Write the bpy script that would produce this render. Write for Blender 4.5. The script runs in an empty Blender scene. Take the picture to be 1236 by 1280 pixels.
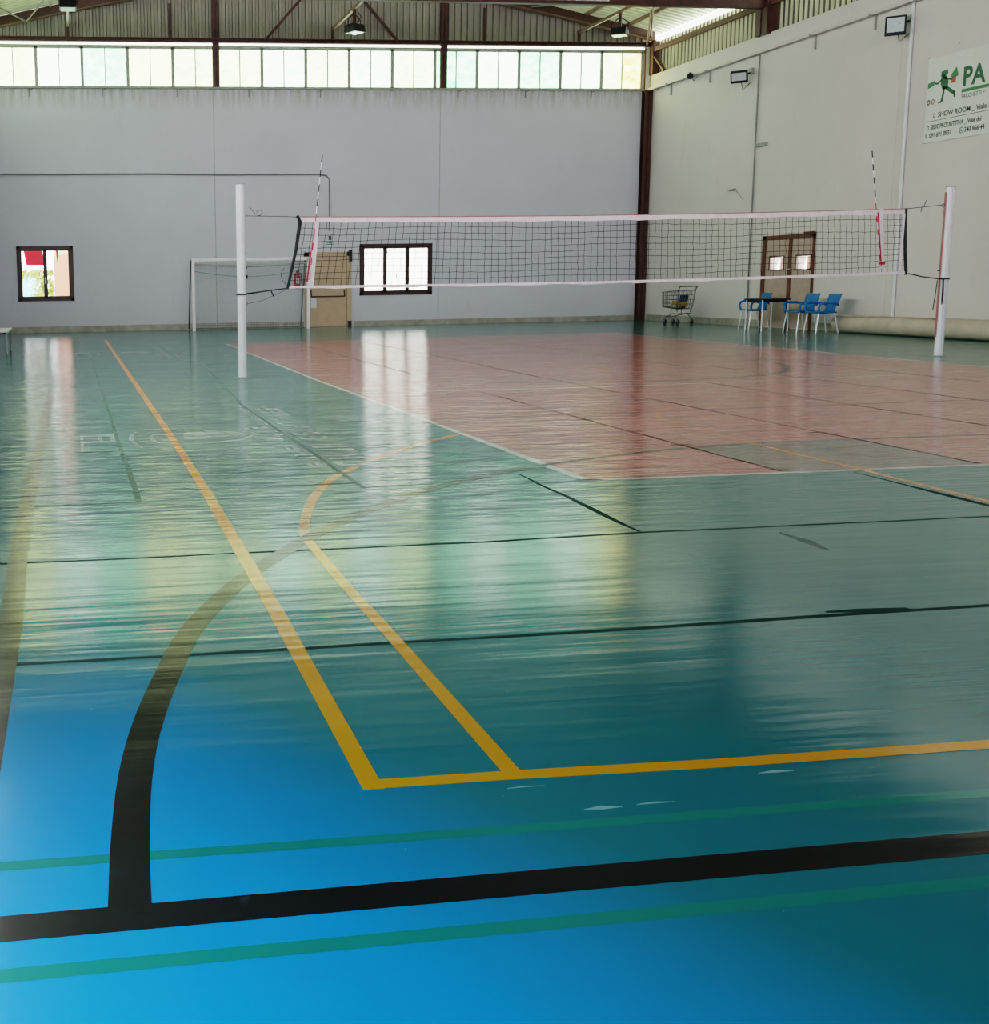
import bpy, bmesh, math, random
from mathutils import Vector, Matrix
random.seed(7)
C = bpy.context.scene.collection
PI = math.pi
H = 1.3
HX, HY, LX, FY = 17.19, 33.18, -2.65, -5.0      # right wall, far wall, left wall, near wall
ZS, ZT = 6.74, 7.86                              # sill and head of the clerestory
def zroof(x): return 8.40 + .21 * min(HX - x, x - LX)

# ---------------------------------------------------------------- node helpers
def newmat(name):
    m = bpy.data.materials.new(name); m.use_nodes = True
    nt = m.node_tree
    return m, nt, nt.nodes['Principled BSDF']
def lk(nt, a, b): nt.links.new(a, b)
def noise(nt, scale, detail=3, rough=.55, vec=None, stretch=None):
    g = nt.nodes.new('ShaderNodeNewGeometry')
    mp = nt.nodes.new('ShaderNodeMapping')
    lk(nt, g.outputs['Position'], mp.inputs['Vector'])
    if stretch: mp.inputs['Scale'].default_value = stretch
    n = nt.nodes.new('ShaderNodeTexNoise'); n.inputs['Scale'].default_value = scale
    n.inputs['Detail'].default_value = detail; n.inputs['Roughness'].default_value = rough
    lk(nt, mp.outputs[0], n.inputs['Vector'])
    return n
def ramp(nt, fac, stops):
    r = nt.nodes.new('ShaderNodeValToRGB')
    e = r.color_ramp.elements
    while len(e) > 1: e.remove(e[-1])
    e[0].position = stops[0][0]; e[0].color = (*stops[0][1], 1)
    for p, c in stops[1:]:
        k = e.new(p); k.color = (*c, 1)
    lk(nt, fac, r.inputs['Fac'])
    return r
def mixc(nt, fac, a, b, mode='MIX'):
    m = nt.nodes.new('ShaderNodeMix'); m.data_type = 'RGBA'; m.blend_type = mode
    for s, v in ((m.inputs[0], fac), (m.inputs[6], a), (m.inputs[7], b)):
        if hasattr(v, 'is_output') or isinstance(v, bpy.types.NodeSocket): lk(nt, v, s)
        elif isinstance(v, (int, float)): s.default_value = v
        else: s.default_value = (*v, 1)
    return m.outputs[2]
def sep_pos(nt):
    g = nt.nodes.new('ShaderNodeNewGeometry'); s = nt.nodes.new('ShaderNodeSeparateXYZ')
    lk(nt, g.outputs['Position'], s.inputs[0]); return s
def mrange(nt, v, a, b, c=0, d=1):
    m = nt.nodes.new('ShaderNodeMapRange'); lk(nt, v, m.inputs[0])
    m.inputs[1].default_value = a; m.inputs[2].default_value = b
    m.inputs[3].default_value = c; m.inputs[4].default_value = d
    return m.outputs[0]
def mth(nt, op, a, b=0.0):
    m = nt.nodes.new('ShaderNodeMath'); m.operation = op
    for s, v in ((m.inputs[0], a), (m.inputs[1], b)):
        if isinstance(v, (int, float)): s.default_value = v
        else: lk(nt, v, s)
    return m.outputs[0]
def bump(nt, h, dist, strength=1, normal=None):
    b = nt.nodes.new('ShaderNodeBump'); b.inputs['Distance'].default_value = dist
    b.inputs['Strength'].default_value = strength; lk(nt, h, b.inputs['Height'])
    if normal: lk(nt, normal, b.inputs['Normal'])
    return b.outputs[0]
def simple(name, col, rough=.5, metal=0, var=.12, scale=6, bmp=0, spec=.5):
    m, nt, p = newmat(name)
    n = noise(nt, scale)
    d = tuple(c * (1 - var) for c in col); e = tuple(min(1, c * (1 + var)) for c in col)
    r = ramp(nt, n.outputs['Fac'], [(.3, d), (.7, e)])
    lk(nt, r.outputs[0], p.inputs['Base Color'])
    p.inputs['Roughness'].default_value = rough; p.inputs['Metallic'].default_value = metal
    p.inputs['Specular IOR Level'].default_value = spec
    if bmp: lk(nt, bump(nt, noise(nt, scale * 8).outputs['Fac'], bmp), p.inputs['Normal'])
    return m
def emis(name, col, strength, col2=None, stretch=(1, 1, 1), scale=3):
    m, nt, p = newmat(name)
    n = noise(nt, scale, 6, .7, stretch=stretch)
    r = ramp(nt, n.outputs['Fac'], [(.35, col), (.66, col2 or col)])
    p.inputs['Base Color'].default_value = (.5, .6, .5, 1)
    lk(nt, r.outputs[0], p.inputs['Emission Color'])
    p.inputs['Emission Strength'].default_value = strength
    p.inputs['Roughness'].default_value = .4
    return m

# ---------------------------------------------------------------- floor family
def floor_surface(nt, p, rough=.13, amp=1.0, spec=.62):
    s = sep_pos(nt)
    far = mrange(nt, s.outputs[1], 5.2, 8.0)                       # looser, more wrinkled sheets further in
    n1 = noise(nt, 1, 2.5, .5, stretch=(.55, 4.6, 1))
    n2 = noise(nt, 1, 2, .5, stretch=(1.7, 15, 1))
    n0 = noise(nt, 1, 1, .5, stretch=(.25, .5, 1))
    a = mth(nt, 'MULTIPLY', n1.outputs['Fac'], mth(nt, 'ADD', mth(nt, 'MULTIPLY', far, 1.0), .25))
    b = mth(nt, 'MULTIPLY', n2.outputs['Fac'], mth(nt, 'ADD', mth(nt, 'MULTIPLY', far, .95), .08))
    c = mth(nt, 'MULTIPLY', n0.outputs['Fac'], .9)
    h = mth(nt, 'ADD', mth(nt, 'ADD', a, b), c)
    nb = bump(nt, h, .0125 * amp)
    g = noise(nt, 260, 1, .5)
    nb2 = bump(nt, g.outputs['Fac'], .00012, 1, nb)
    lk(nt, nb2, p.inputs['Normal'])
    rr = noise(nt, 1.3, 4, .6)
    lk(nt, mrange(nt, rr.outputs['Fac'], .3, .7, rough * .8, rough * 1.35), p.inputs['Roughness'])
    p.inputs['Specular IOR Level'].default_value = spec
def floor_mat(name, col, var=.12, wear_glint=None, rough=.13, spec=.62, cols=None):
    m, nt, p = newmat(name)
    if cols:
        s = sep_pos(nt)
        t = mth(nt, 'ADD', s.outputs[1], mth(nt, 'MULTIPLY', mrange(nt, s.outputs[0], .2, 4, 0, 3.8), 1.75))  # position along the painted light falloff, away from the near left
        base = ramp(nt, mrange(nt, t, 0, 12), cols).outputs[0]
    else:
        base = tuple(col)
    n = noise(nt, .8, 5, .6)
    v = ramp(nt, n.outputs['Fac'], [(.3, (1 - var,) * 3), (.7, (1,) * 3)])
    out = mixc(nt, 1.0, base, v.outputs[0], 'MULTIPLY')
    if wear_glint:
        w = noise(nt, 9, 6, .75)
        f = mrange(nt, w.outputs['Fac'], wear_glint[1], wear_glint[1] + .12)
        out = mixc(nt, f, out, wear_glint[0])
    # dust specks
    d = noise(nt, 38, 2, .5)
    out = mixc(nt, mrange(nt, d.outputs['Fac'], .79, .83), out, (.35, .45, .45))
    lk(nt, out, p.inputs['Base Color'])
    floor_surface(nt, p, rough, 1, spec)
    return m

M = {}
M['pvc'] = floor_mat('blue_green_vinyl', None, .10, cols=[(0, (0, .25, .62)), (.22, (0, .23, .54)), (.34, (.0, .15, .185)), (.52, (.004, .145, .17)), (1, (.018, .155, .145))])  # near-left blue to dark teal: daylight falloff painted into the base colour
M['red'] = floor_mat('faded_red_vinyl', (.48, .185, .165), .18)
M['greyred'] = floor_mat('worn_grey_vinyl', (.20, .17, .14), .2, wear_glint=((.28, .12, .10), .52))
M['yellow'] = floor_mat('yellow_floor_paint', (.90, .27, .004), .15, wear_glint=((.45, .22, .03), .68))
M['yellow2'] = floor_mat('faded_yellow_paint', (.66, .26, .06), .2, wear_glint=((.40, .12, .08), .55))
M['black'] = floor_mat('black_floor_paint', (.008, .009, .012), .5, wear_glint=((.035, .04, .05), .60), rough=.16)
M['grey'] = floor_mat('grey_floor_paint', (.06, .07, .06), .2, wear_glint=((.2, .12, .1), .60), spec=.3)
M['white'] = floor_mat('white_floor_paint', (.62, .60, .56), .2, wear_glint=((.38, .22, .2), .64))
M['tape'] = floor_mat('green_seam_tape', (.004, .20, .17), .2, rough=.10)
M['seam'] = floor_mat('dark_seam', (.003, .045, .04), .4, rough=.5, spec=.12)
M['seam_l'] = floor_mat('teal_seam_with_glints', (.008, .085, .08), .4, rough=.28, spec=.35, wear_glint=((.3, .4, .38), .60))  # pale flecks paint the white glints along the seam
M['redseam'] = floor_mat('dark_red_seam', (.05, .02, .018), .4, rough=.5, spec=.12)
M['logo'] = floor_mat('faded_white_print', (.33, .43, .42), .25, wear_glint=((.05, .2, .19), .60))

# ---------------------------------------------------------------- plaster
def plaster(name, col, dirt, top_dirt=False):
    m, nt, p = newmat(name)
    n = noise(nt, .6, 5, .6); n2 = noise(nt, 2.2, 6, .7, stretch=(1, 1, .35))
    v = ramp(nt, n.outputs['Fac'], [(.3, tuple(c * .93 for c in col)), (.7, col)]).outputs[0]
    f = mrange(nt, n2.outputs['Fac'], .60, .78, 0, .35)
    out = mixc(nt, f, v, dirt)
    s = sep_pos(nt)
    if top_dirt:
        st = noise(nt, 3, 5, .7, stretch=(2.2, 2.2, .25))
        t = mth(nt, 'MULTIPLY', mrange(nt, s.outputs[2], 6.1, 6.75), mrange(nt, st.outputs['Fac'], .40, .62, 0, .75))
        out = mixc(nt, t, out, (.30, .27, .17))
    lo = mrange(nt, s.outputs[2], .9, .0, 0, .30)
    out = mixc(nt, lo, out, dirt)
    lk(nt, out, p.inputs['Base Color']); p.inputs['Roughness'].default_value = .75
    p.inputs['Specular IOR Level'].default_value = .25
    lk(nt, bump(nt, noise(nt, 14, 4).outputs['Fac'], .004), p.inputs['Normal'])
    return m
M['wall_b'] = plaster('grey_white_plaster', (.65, .645, .70), (.45, .44, .42), True)
M['wall_r'] = plaster('cream_white_plaster', (.77, .70, .68), (.50, .47, .46))
M['base'] = simple('dusty_beige_skirting', (.38, .35, .30), .7, var=.2, scale=4)
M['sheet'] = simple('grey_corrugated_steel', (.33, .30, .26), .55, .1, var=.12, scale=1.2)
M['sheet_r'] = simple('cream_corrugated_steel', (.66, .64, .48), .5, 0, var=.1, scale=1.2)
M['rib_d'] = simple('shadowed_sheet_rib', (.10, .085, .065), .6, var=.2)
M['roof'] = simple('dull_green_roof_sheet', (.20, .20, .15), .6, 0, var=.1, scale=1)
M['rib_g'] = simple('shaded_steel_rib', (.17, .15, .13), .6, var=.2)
M['roof_l'] = emis('translucent_roof_sheet', (.55, .62, .34), .18, (.75, .8, .52), scale=.6)
M['brown'] = simple('brown_painted_steel', (.085, .036, .028), .45, .0, var=.25, scale=5)
M['brown_l'] = simple('lighter_brown_steel', (.20, .12, .085), .45, .0, var=.2, scale=5)
M['wood'] = simple('dark_stained_frame', (.055, .024, .016), .45, var=.25, scale=9)
M['grey_fr'] = simple('grey_window_frame', (.34, .35, .31), .5, var=.1)
M['joint'] = simple('panel_joint_filler', (.42, .43, .43), .7)
M['whitepaint'] = simple('white_enamel', (.80, .77, .78), .35, var=.04)
M['pink'] = simple('faded_red_edge', (.45, .16, .15), .5)
M['pipe_g'] = simple('grey_conduit', (.22, .22, .21), .5, var=.15)
M['pipe_w'] = simple('white_conduit', (.78, .77, .78), .4, var=.04)
M['dark'] = simple('black_rubber_plastic', (.012, .012, .014), .5)
M['cord'] = simple('black_net_cord', (.015, .02, .02), .8)
M['band'] = simple('white_net_tape', (.80, .70, .70), .7, var=.08, scale=12)
M['redst'] = simple('red_stripe_plastic', (.45, .02, .05), .45)
M['door'] = simple('beige_steel_door', (.52, .38, .25), .5, var=.06)
M['door2'] = simple('greige_wood_door', (.50, .38, .32), .55, var=.08)
M['doorfr'] = simple('reddish_brown_frame', (.15, .055, .03), .5, var=.25)
M['blue'] = simple('blue_moulded_plastic', (.004, .17, .44), .4, var=.08)
M['alu'] = simple('brushed_aluminium', (.72, .73, .72), .3, .6, var=.05)
M['steel'] = simple('dull_chrome_wire', (.20, .21, .22), .35, .6, var=.1)
M['ball_y'] = simple('yellow_ball_leather', (.62, .36, .03), .5, var=.1, bmp=.001)
M['ball_b'] = simple('navy_ball_leather', (.02, .05, .16), .5)
M['ball_w'] = simple('white_ball_leather', (.6, .6, .55), .5)
M['carpet'] = simple('beige_rolled_vinyl', (.56, .47, .38), .7, var=.12, scale=3, bmp=.002)
M['carpet_d'] = simple('inner_roll_shadow', (.10, .09, .07), .8)
M['paper'] = simple('white_paper', (.72, .74, .76), .7, var=.03)
M['green_s'] = simple('green_sign_face', (.02, .16, .09), .5)
M['lens'] = simple('frosted_lamp_glass', (.62, .66, .68), .2, var=.08, scale=20)
M['red_e'] = simple('red_extinguisher_paint', (.40, .03, .04), .35)
M['banner'] = simple('white_banner_vinyl', (.76, .76, .72), .5, var=.03)
M['b_green'] = simple('dark_green_ink', (.035, .14, .07), .5, var=.05)
M['b_lgreen'] = simple('green_ink', (.07, .25, .10), .5, var=.05)
M['b_red'] = simple('coral_ink', (.50, .13, .09), .5, var=.05)
M['b_txt'] = simple('charcoal_ink', (.07, .08, .07), .5, var=.05)
M['net_w'] = simple('pale_goal_netting', (.55, .62, .62), .8)
M['net_g'] = simple('green_goal_netting', (.18, .34, .28), .8)
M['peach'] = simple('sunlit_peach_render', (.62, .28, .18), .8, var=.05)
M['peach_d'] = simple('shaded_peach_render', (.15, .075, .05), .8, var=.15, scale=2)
M['leaf'] = simple('sunlit_hedge', (.42, .44, .10), .8, var=.75, scale=9)
M['ground'] = simple('pale_outdoor_concrete', (.75, .72, .66), .9)
M['redcloth'] = simple('red_awning_cloth', (.34, .002, .008), .8, var=.1)
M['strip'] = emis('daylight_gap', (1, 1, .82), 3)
for k, (a, b) in {'p_y': ((1, 1.0, .50), (.55, .74, .22)), 'p_w': ((.96, 1, .84), (.42, .84, .56)),
                  'p_g': ((.58, .94, .56), (.14, .52, .32)), 'p_l': ((.96, 1, .52), (.36, .70, .30)), 'p_o': ((.95, .95, .4), (.50, .34, .01))}.items():
    M[k] = emis('lit_fibreglass_' + k, a, 4.9, b, (1.2, 1.2, 2.2), 2.6)
def glass(name):
    m, nt, p = newmat(name)
    out = nt.nodes['Material Output']
    tr = nt.nodes.new('ShaderNodeBsdfTransparent'); tr.inputs[0].default_value = (.97, .98, .97, 1)
    gl = nt.nodes.new('ShaderNodeBsdfGlossy'); gl.inputs['Roughness'].default_value = .05
    mx = nt.nodes.new('ShaderNodeMixShader'); mx.inputs[0].default_value = .05
    lk(nt, tr.outputs[0], mx.inputs[1]); lk(nt, gl.outputs[0], mx.inputs[2]); lk(nt, mx.outputs[0], out.inputs[0])
    return m
M['glass'] = glass('clear_window_glass')

# ---------------------------------------------------------------- mesh builder
class MB:
    def __init__(s): s.v = []; s.f = []; s.smooth = []
    def add(s, vs, fs, sm=False):
        k = len(s.v); s.v += [tuple(v) for v in vs]
        s.f += [tuple(i + k for i in f) for f in fs]; s.smooth += [sm] * len(fs); return s
    def box(s, a, b):
        x0, x1 = sorted((a[0], b[0])); y0, y1 = sorted((a[1], b[1])); z0, z1 = sorted((a[2], b[2]))
        return s.add([(x0, y0, z0), (x1, y0, z0), (x1, y1, z0), (x0, y1, z0), (x0, y0, z1), (x1, y0, z1), (x1, y1, z1), (x0, y1, z1)],
                     [(0, 3, 2, 1), (4, 5, 6, 7), (0, 1, 5, 4), (1, 2, 6, 5), (2, 3, 7, 6), (3, 0, 4, 7)])
    def bar(s, a, b, w, h=None, up=(0, 0, 1)):
        h = h or w; a = Vector(a); b = Vector(b); d = (b - a).normalized(); u = Vector(up)
        if abs(d.dot(u)) > .98: u = Vector((0, 1, 0))
        r = d.cross(u).normalized(); u = r.cross(d).normalized(); r = r * w / 2; u = u * h / 2
        vs = [a - r - u, a + r - u, a + r + u, a - r + u, b - r - u, b + r - u, b + r + u, b - r + u]
        return s.add(vs, [(0, 1, 2, 3), (4, 7, 6, 5), (0, 4, 5, 1), (1, 5, 6, 2), (2, 6, 7, 3), (3, 7, 4, 0)])
    def tube(s, pts, r, n=8, caps=True, closed=False):
        pts = [Vector(p) for p in pts]; rs = r if isinstance(r, (list, tuple)) else [r] * len(pts)
        m = len(pts); rings = []; prev = None
        for i, p in enumerate(pts):
            if closed: d = (pts[(i + 1) % m] - pts[i - 1]).normalized()
            else: d = (pts[min(i + 1, m - 1)] - pts[max(i - 1, 0)]).normalized()
            if prev is None:
                u = Vector((0, 0, 1)) if abs(d.z) < .9 else Vector((1, 0, 0))
            else: u = prev
            x = d.cross(u)
            if x.length < 1e-5: x = d.cross(Vector((0, 1, 0)))
            x.normalize(); u = x.cross(d).normalized(); prev = u
            rings.append([p + (x * math.cos(t) + u * math.sin(t)) * rs[i] for t in [2 * PI * k / n for k in range(n)]])
        vs = [v for R in rings for v in R]; fs = []
        for i in range(m if closed else m - 1):
            j = (i + 1) % m
            for k in range(n): fs.append((i * n + k, i * n + (k + 1) % n, j * n + (k + 1) % n, j * n + k))
        s.add(vs, fs, True)
        if caps and not closed:
            s.add(rings[0], [tuple(range(n))[::-1]]); s.add(rings[-1], [tuple(range(n))])
        return s
    def poly(s, pts): return s.add(pts, [tuple(range(len(pts)))])
    def prism(s, pts, axis, a, b):
        def P(q, t): 
            return {'x': (t, q[0], q[1]), 'y': (q[0], t, q[1]), 'z': (q[0], q[1], t)}[axis]
        n = len(pts); vs = [P(q, a) for q in pts] + [P(q, b) for q in pts]
        return s.add(vs, [tuple(range(n)), tuple(range(n, 2 * n))[::-1]] + [(i, i + n, (i + 1) % n + n, (i + 1) % n) for i in range(n)])
    def lathe(s, prof, c=(0, 0, 0), n=20):
        vs = []; fs = []; m = len(prof)
        for k in range(n):
            t = 2 * PI * k / n
            for r, z in prof: vs.append((c[0] + r * math.cos(t), c[1] + r * math.sin(t), c[2] + z))
        for k in range(n):
            for i in range(m - 1): fs.append((k * m + i, ((k + 1) % n) * m + i, ((k + 1) % n) * m + i + 1, k * m + i + 1))
        return s.add(vs, fs, True)
    def xf(s, M4):
        s.v = [tuple(M4 @ Vector(v)) for v in s.v]; return s
    def build(s, name, mat, parent=None, bevel=0):
        me = bpy.data.meshes.new(name); me.from_pydata(s.v, [], s.f); me.validate()
        bm = bmesh.new(); bm.from_mesh(me); bmesh.ops.recalc_face_normals(bm, faces=bm.faces); bm.to_mesh(me); bm.free()
        for p, q in zip(me.polygons, s.smooth): p.use_smooth = q
        me.materials.append(mat)
        o = bpy.data.objects.new(name, me); C.objects.link(o)
        if parent is not None: o.parent = parent; o.matrix_parent_inverse = Matrix.Translation(-parent.location) if parent.type == 'EMPTY' and parent.get('worldparts') else Matrix()
        if bevel:
            b = o.modifiers.new('bevel', 'BEVEL'); b.width = bevel; b.segments = 2; b.limit_method = 'ANGLE'
        return o
def tag(o, label=None, cat=None, group=None, kind=None):
    if label: o['label'] = label
    if cat: o['category'] = cat
    if group: o['group'] = group
    if kind: o['kind'] = kind
    return o
def empty(name, loc, label=None, cat=None, group=None, rz=0, world=False):
    o = bpy.data.objects.new(name, None); C.objects.link(o); o.location = loc; o.rotation_euler = (0, 0, rz)
    if world: o['worldparts'] = 1          # its parts are given in world coordinates
    o.empty_display_size = .1
    return tag(o, label, cat, group)
def copy_tree(o, parent=None):
    c = o.copy(); C.objects.link(c)
    if parent is not None: c.parent = parent
    for ch in [x for x in list(o.children)]: copy_tree(ch, c)
    return c
def struct(o): o['kind'] = 'structure'; return o
def corrugated(axis, a, b, top, bottom, off, pitch=.19, depth=.045, flip=1):
    """vertical trapezoid sheet along an axis; top/bottom are functions of the coordinate"""
    m = MB(); t = a; pts = []
    while t < b:
        for dt, dd in ((0, 0), (.06, 0), (.08, 1), (.16, 1), (.18, 0)):
            if t + dt <= b: pts.append((t + dt, off + flip * depth * dd))
        t += pitch
    vs = []
    for t, o in pts:
        for z in (bottom(t), top(t)): vs.append((t, o, z) if axis == 'x' else (o, t, z))
    return m.add(vs, [(2 * i, 2 * i + 2, 2 * i + 3, 2 * i + 1) for i in range(len(pts) - 1)])

# ================================================================ SETTING
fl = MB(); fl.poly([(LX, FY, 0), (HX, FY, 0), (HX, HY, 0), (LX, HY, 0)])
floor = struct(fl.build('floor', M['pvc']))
Z1, Z2, Z3, Z4, Z5, Z6 = .00015, .0003, .00045, .0006, .00075, .0009
zk = [0]
def strip(name, pts, w, mat, z, label=None, closed=False):
    """painted line of width w along a polyline on the floor"""
    zk[0] += 1.2e-6; z += zk[0]
    m = MB(); P = [Vector((p[0], p[1])) for p in pts]; n = len(P); L = []
    for i, p in enumerate(P):
        a = P[i - 1] if (i or closed) else p; b = P[(i + 1) % n] if (i < n - 1 or closed) else p
        d1 = (p - a).normalized() if (p - a).length else (b - p).normalized()
        d2 = (b - p).normalized() if (b - p).length else d1
        t = (d1 + d2).normalized(); nrm = Vector((-t.y, t.x)); c = max(.4, nrm.dot(Vector((-d1.y, d1.x))))
        ww = (w[i] if isinstance(w, (list, tuple)) else w) / 2 / c
        L.append(((p + nrm * ww), (p - nrm * ww)))
    vs = [(*q, z) for l in L for q in l]
    m.add(vs, [(2 * i, 2 * i + 1, (2 * i + 3) % (2 * n), (2 * i + 2) % (2 * n)) for i in range(n if closed else n - 1)])
    o = m.build(name, mat, floor)
    if label: o['label'] = label
    return o
def jit(a, b, n, amp, r=random):
    return [(a[0] + (b[0] - a[0]) * t + r.uniform(-amp, amp) * (0 < t < 1), a[1] + (b[1] - a[1]) * t + r.uniform(-amp, amp) * (0 < t < 1)) for t in [i / n for i in range(n + 1)]]
red = MB().poly([(3.27, 6.95, Z1), (12.32, 6.93, Z1), (12.4, 17, Z1), (12.62, 25.9, Z1), (7.5, 25.5, Z1), (3.3, 24.7, Z1)]).build('red_court_surface', M['red'], floor)
MB().poly([(4.66, 6.98, Z2), (6.12, 6.98, Z2), (6.16, 8.24, Z2), (5.6, 8.25, Z2), (4.66, 8.19, Z2)]).build('grey_court_patch', M['greyred'], floor)
# white volleyball lines
strip('court_line', [(3.27, 6.95), (12.32, 6.93)], .05, M['white'], Z3)
strip('court_line', [(3.27, 6.93), (3.26, 10.2), (3.22, 15), (3.25, 19.5), (3.3, 24.7)], [.07, .06, .06, .07, .08], M['white'], Z3)
strip('court_line', [(12.34, 6.9), (12.4, 17), (12.62, 25.9)], .06, M['white'], Z3)
strip('court_line', [(3.3, 13.15), (5.75, 13.02), (7.85, 13.1), (9.8, 13.35), (12.3, 13.5)], .055, M['white'], Z3)
strip('court_line', [(3.3, 19.2), (6.9, 18.93), (12.4, 19.1)], .06, M['white'], Z3)
# black basketball lines
strip('black_line', [(LX + .1, 2.22), (-.19, 2.22), (.87, 2.225), (2.05, 2.23), (5, 2.25), (13, 2.35)], .098, M['black'], Z3)
th = [math.radians(180 - a) for a in range(0, 76, 2)]
cx, cy, R0 = 6.30, 2.27, 6.225
arc = [(.075, 2.235), (.09, 2.55), (.125, 2.96), (.195, 3.37), (.31, 3.85), (.40, 4.19), (.55, 4.56), (.745, 4.985), (.93, 5.29), (1.2, 5.72), (1.45, 6.06), (1.78, 6.46), (2.13, 6.81), (2.36, 7.02), (2.65, 7.24), (3.12, 7.55)]
def smooth(P, k=2):
    for _ in range(k):
        Q = [P[0]]
        for a, b in zip(P, P[1:]):
            Q += [(a[0] * .75 + b[0] * .25, a[1] * .75 + b[1] * .25), (a[0] * .25 + b[0] * .75, a[1] * .25 + b[1] * .75)]
        P = Q + [P[-1]]
    return P
strip('black_line', smooth(arc), .092, M['black'], Z4)
strip('black_line', smooth([(3.12, 7.55), (3.87, 7.89), (4.65, 8.17), (5.22, 8.25), (6.05, 8.28), (7.27, 8.26), (8.6, 8.15), (10.5, 7.3)]), .06, M['grey'], Z3, 'thin faded grey arc line crossing the red court')
strip('black_line', [(-.285, 2.27), (-.28, 4.4), (-.30, 5.3), (-.31, 6.66), (-.31, 8.7), (-.30, 11.7), (-.27, 23.2), (-.27, 31)], .092, M['black'], Z3)
# yellow lines
strip('yellow_line', [(.730, 2.73), (.755, 3.9), (.765, 4.34), (.78, 5.52), (.80, 7.06), (.81, 10), (.80, 15), (.77, 28)], [.056, .062, .064, .068, .064, .06, .06, .07], M['yellow'], Z5)
strip('yellow_line', [(.702, 2.76), (1.1, 2.755), (1.69, 2.735), (2.48, 2.73), (5, 2.73), (9, 2.74)], .055, M['yellow'], Z6)
strip('yellow_line', [(1.118, 2.75), (1.13, 4), (1.13, 4.67), (1.145, 5.5), (1.15, 5.6)], .052, M['yellow'], Z5)
strip('yellow_line', smooth([(1.15, 5.6), (1.165, 5.8), (1.21, 6.0), (1.32, 6.43), (1.46, 6.87), (1.65, 7.34), (1.92, 7.79), (2.19, 8.18), (3.0, 9.15), (3.8, 9.8)]), .06, M['yellow2'], Z2, 'faded yellow curved line meeting the black arc')
strip('yellow_line', [(5.22, 8.9), (5.22, 8.25), (5.20, 7.0), (5.17, 6.6), (5.12, 5.3), (5.11, 2.75)], .05, M['yellow2'], Z3, 'pale yellow line crossing the grey patch')
strip('yellow_line', smooth([(5.25, 9.3), (5.35, 10.0), (5.7, 10.6), (6.3, 11), (7.2, 11.1)]), .035, M['yellow2'], Z2, 'faint yellow curve on the red court')
strip('black_line', smooth([(5.2, 13.9), (6.84, 13.59), (7.67, 13.56), (8.79, 13.85), (9.34, 14.2), (9.94, 14.89), (10.35, 15.75), (10.5, 16.4), (10.55, 17.2), (10.0, 18.6), (8.4, 19.2)]), .09, M['grey'], Z2, 'thick grey circle line on the red court')
# tapes and seams
strip('seam_tape', [(LX + .1, 2.475), (-.2, 2.48), (.96, 2.465), (2.24, 2.46), (5, 2.45), (13, 2.4)], .042, M['tape'], Z2)
strip('seam_tape', [(LX + .1, 2.055), (-.18, 2.055), (.81, 2.065), (1.91, 2.075), (5, 2.08), (13, 2.1)], .046, M['tape'], Z2)
strip('seam', jit((LX + .1, 3.90), (1.4, 3.90), 14, .004) + jit((1.5, 3.90), (13, 4.15), 30, .006), [.026 + .012 * random.random() for _ in range(46)], M['seam'], Z2)
strip('seam', jit((LX + .1, 5.40), (2, 5.39), 14, .006) + jit((2.1, 5.395), (2.9, 5.44), 4, .005) + jit((3, 5.44), (14, 5.40), 26, .008), [.022 + .014 * random.random() for _ in range(47)], M['seam'], Z2)
strip('seam', jit((LX + .1, 6.8), (.34, 6.82), 12, .01), .02, M['seam'], Z2)
strip('seam', jit((.36, 6.85), (.30, 22), 36, .006), [.036, .04] + [.034 - .0005 * i for i in range(35)], M['seam_l'], Z4)
strip('seam', jit((1.80, 7.0), (1.78, 12.3), 16, .006) + jit((1.8, 12.5), (2.1, 18.7), 8, .01), [.034] * 17 + [.018] * 9, M['seam_l'], Z4)
strip('seam', jit((2.86, 5.45), (2.94, 7.3), 9, .008), [.015, .03, .04, .04, .035, .03, .025, .02, .02, .012], M['seam'], Z2)
strip('seam', [(3.53, 5.30), (3.54, 5.1), (3.52, 4.9)], [.012, .06, .02], M['seam_l'], Z3, 'dark crease in the teal floor')
strip('seam', [(2.86, 3.975), (3.0, 3.97), (3.2, 3.965)], [.02, .045, .02], M['seam'], Z3)
strip('seam', jit((5.08, 6.87), (5.0, 4.2), 10, .006), [.01, .02, .03, .05, .05, .04, .03, .03, .02, .02, .01], M['seam'], Z2)
strip('seam', jit((8.3, 6.9), (8.3, 3.9), 8, .006), .025, M['seam'], Z2)
for x0, y0, y1 in ((4.65, 7.0, 13.0), (6.1, 7.0, 16.5), (7.66, 7.0, 13.2), (9.1, 7.0, 15.5), (8.8, 15.6, 24), (10.65, 7.0, 17), (6.2, 16.5, 24.5), (4.7, 15.5, 23)):
    n = 26
    strip('court_seam', jit((x0, y0), (x0 + .05, y1), n, .008), [.012 + .022 * random.random() for _ in range(n + 1)], M['redseam'], Z4)
for y0 in (10.4, 16.2, 22.3):
    strip('court_seam', jit((3.3, y0), (12.3, y0 + .25), 30, .006), .012, M['redseam'], Z4)
for x, y in ((6.09, 8.7), (4.66, 8.3), (4.68, 7.06), (6.1, 11.2), (4.66, 10.0), (3.3, 6.98), (7.7, 9.6)):
    strip('court_seam', [(x - .09, y + .01), (x, y), (x + .08, y - .02)], [.01, .04, .01], M['redseam'], Z4)
# scuffs
for x, y, w in ((1.26, 2.535, .04), (1.80, 2.66, .03), (1.40, 2.54, .02), (1.12, 2.68, .012)):
    strip('scuff', [(x - .05, y), (x, y + .004), (x + .05, y)], [.003, w * .5, .003], M['logo'], Z2)
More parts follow.
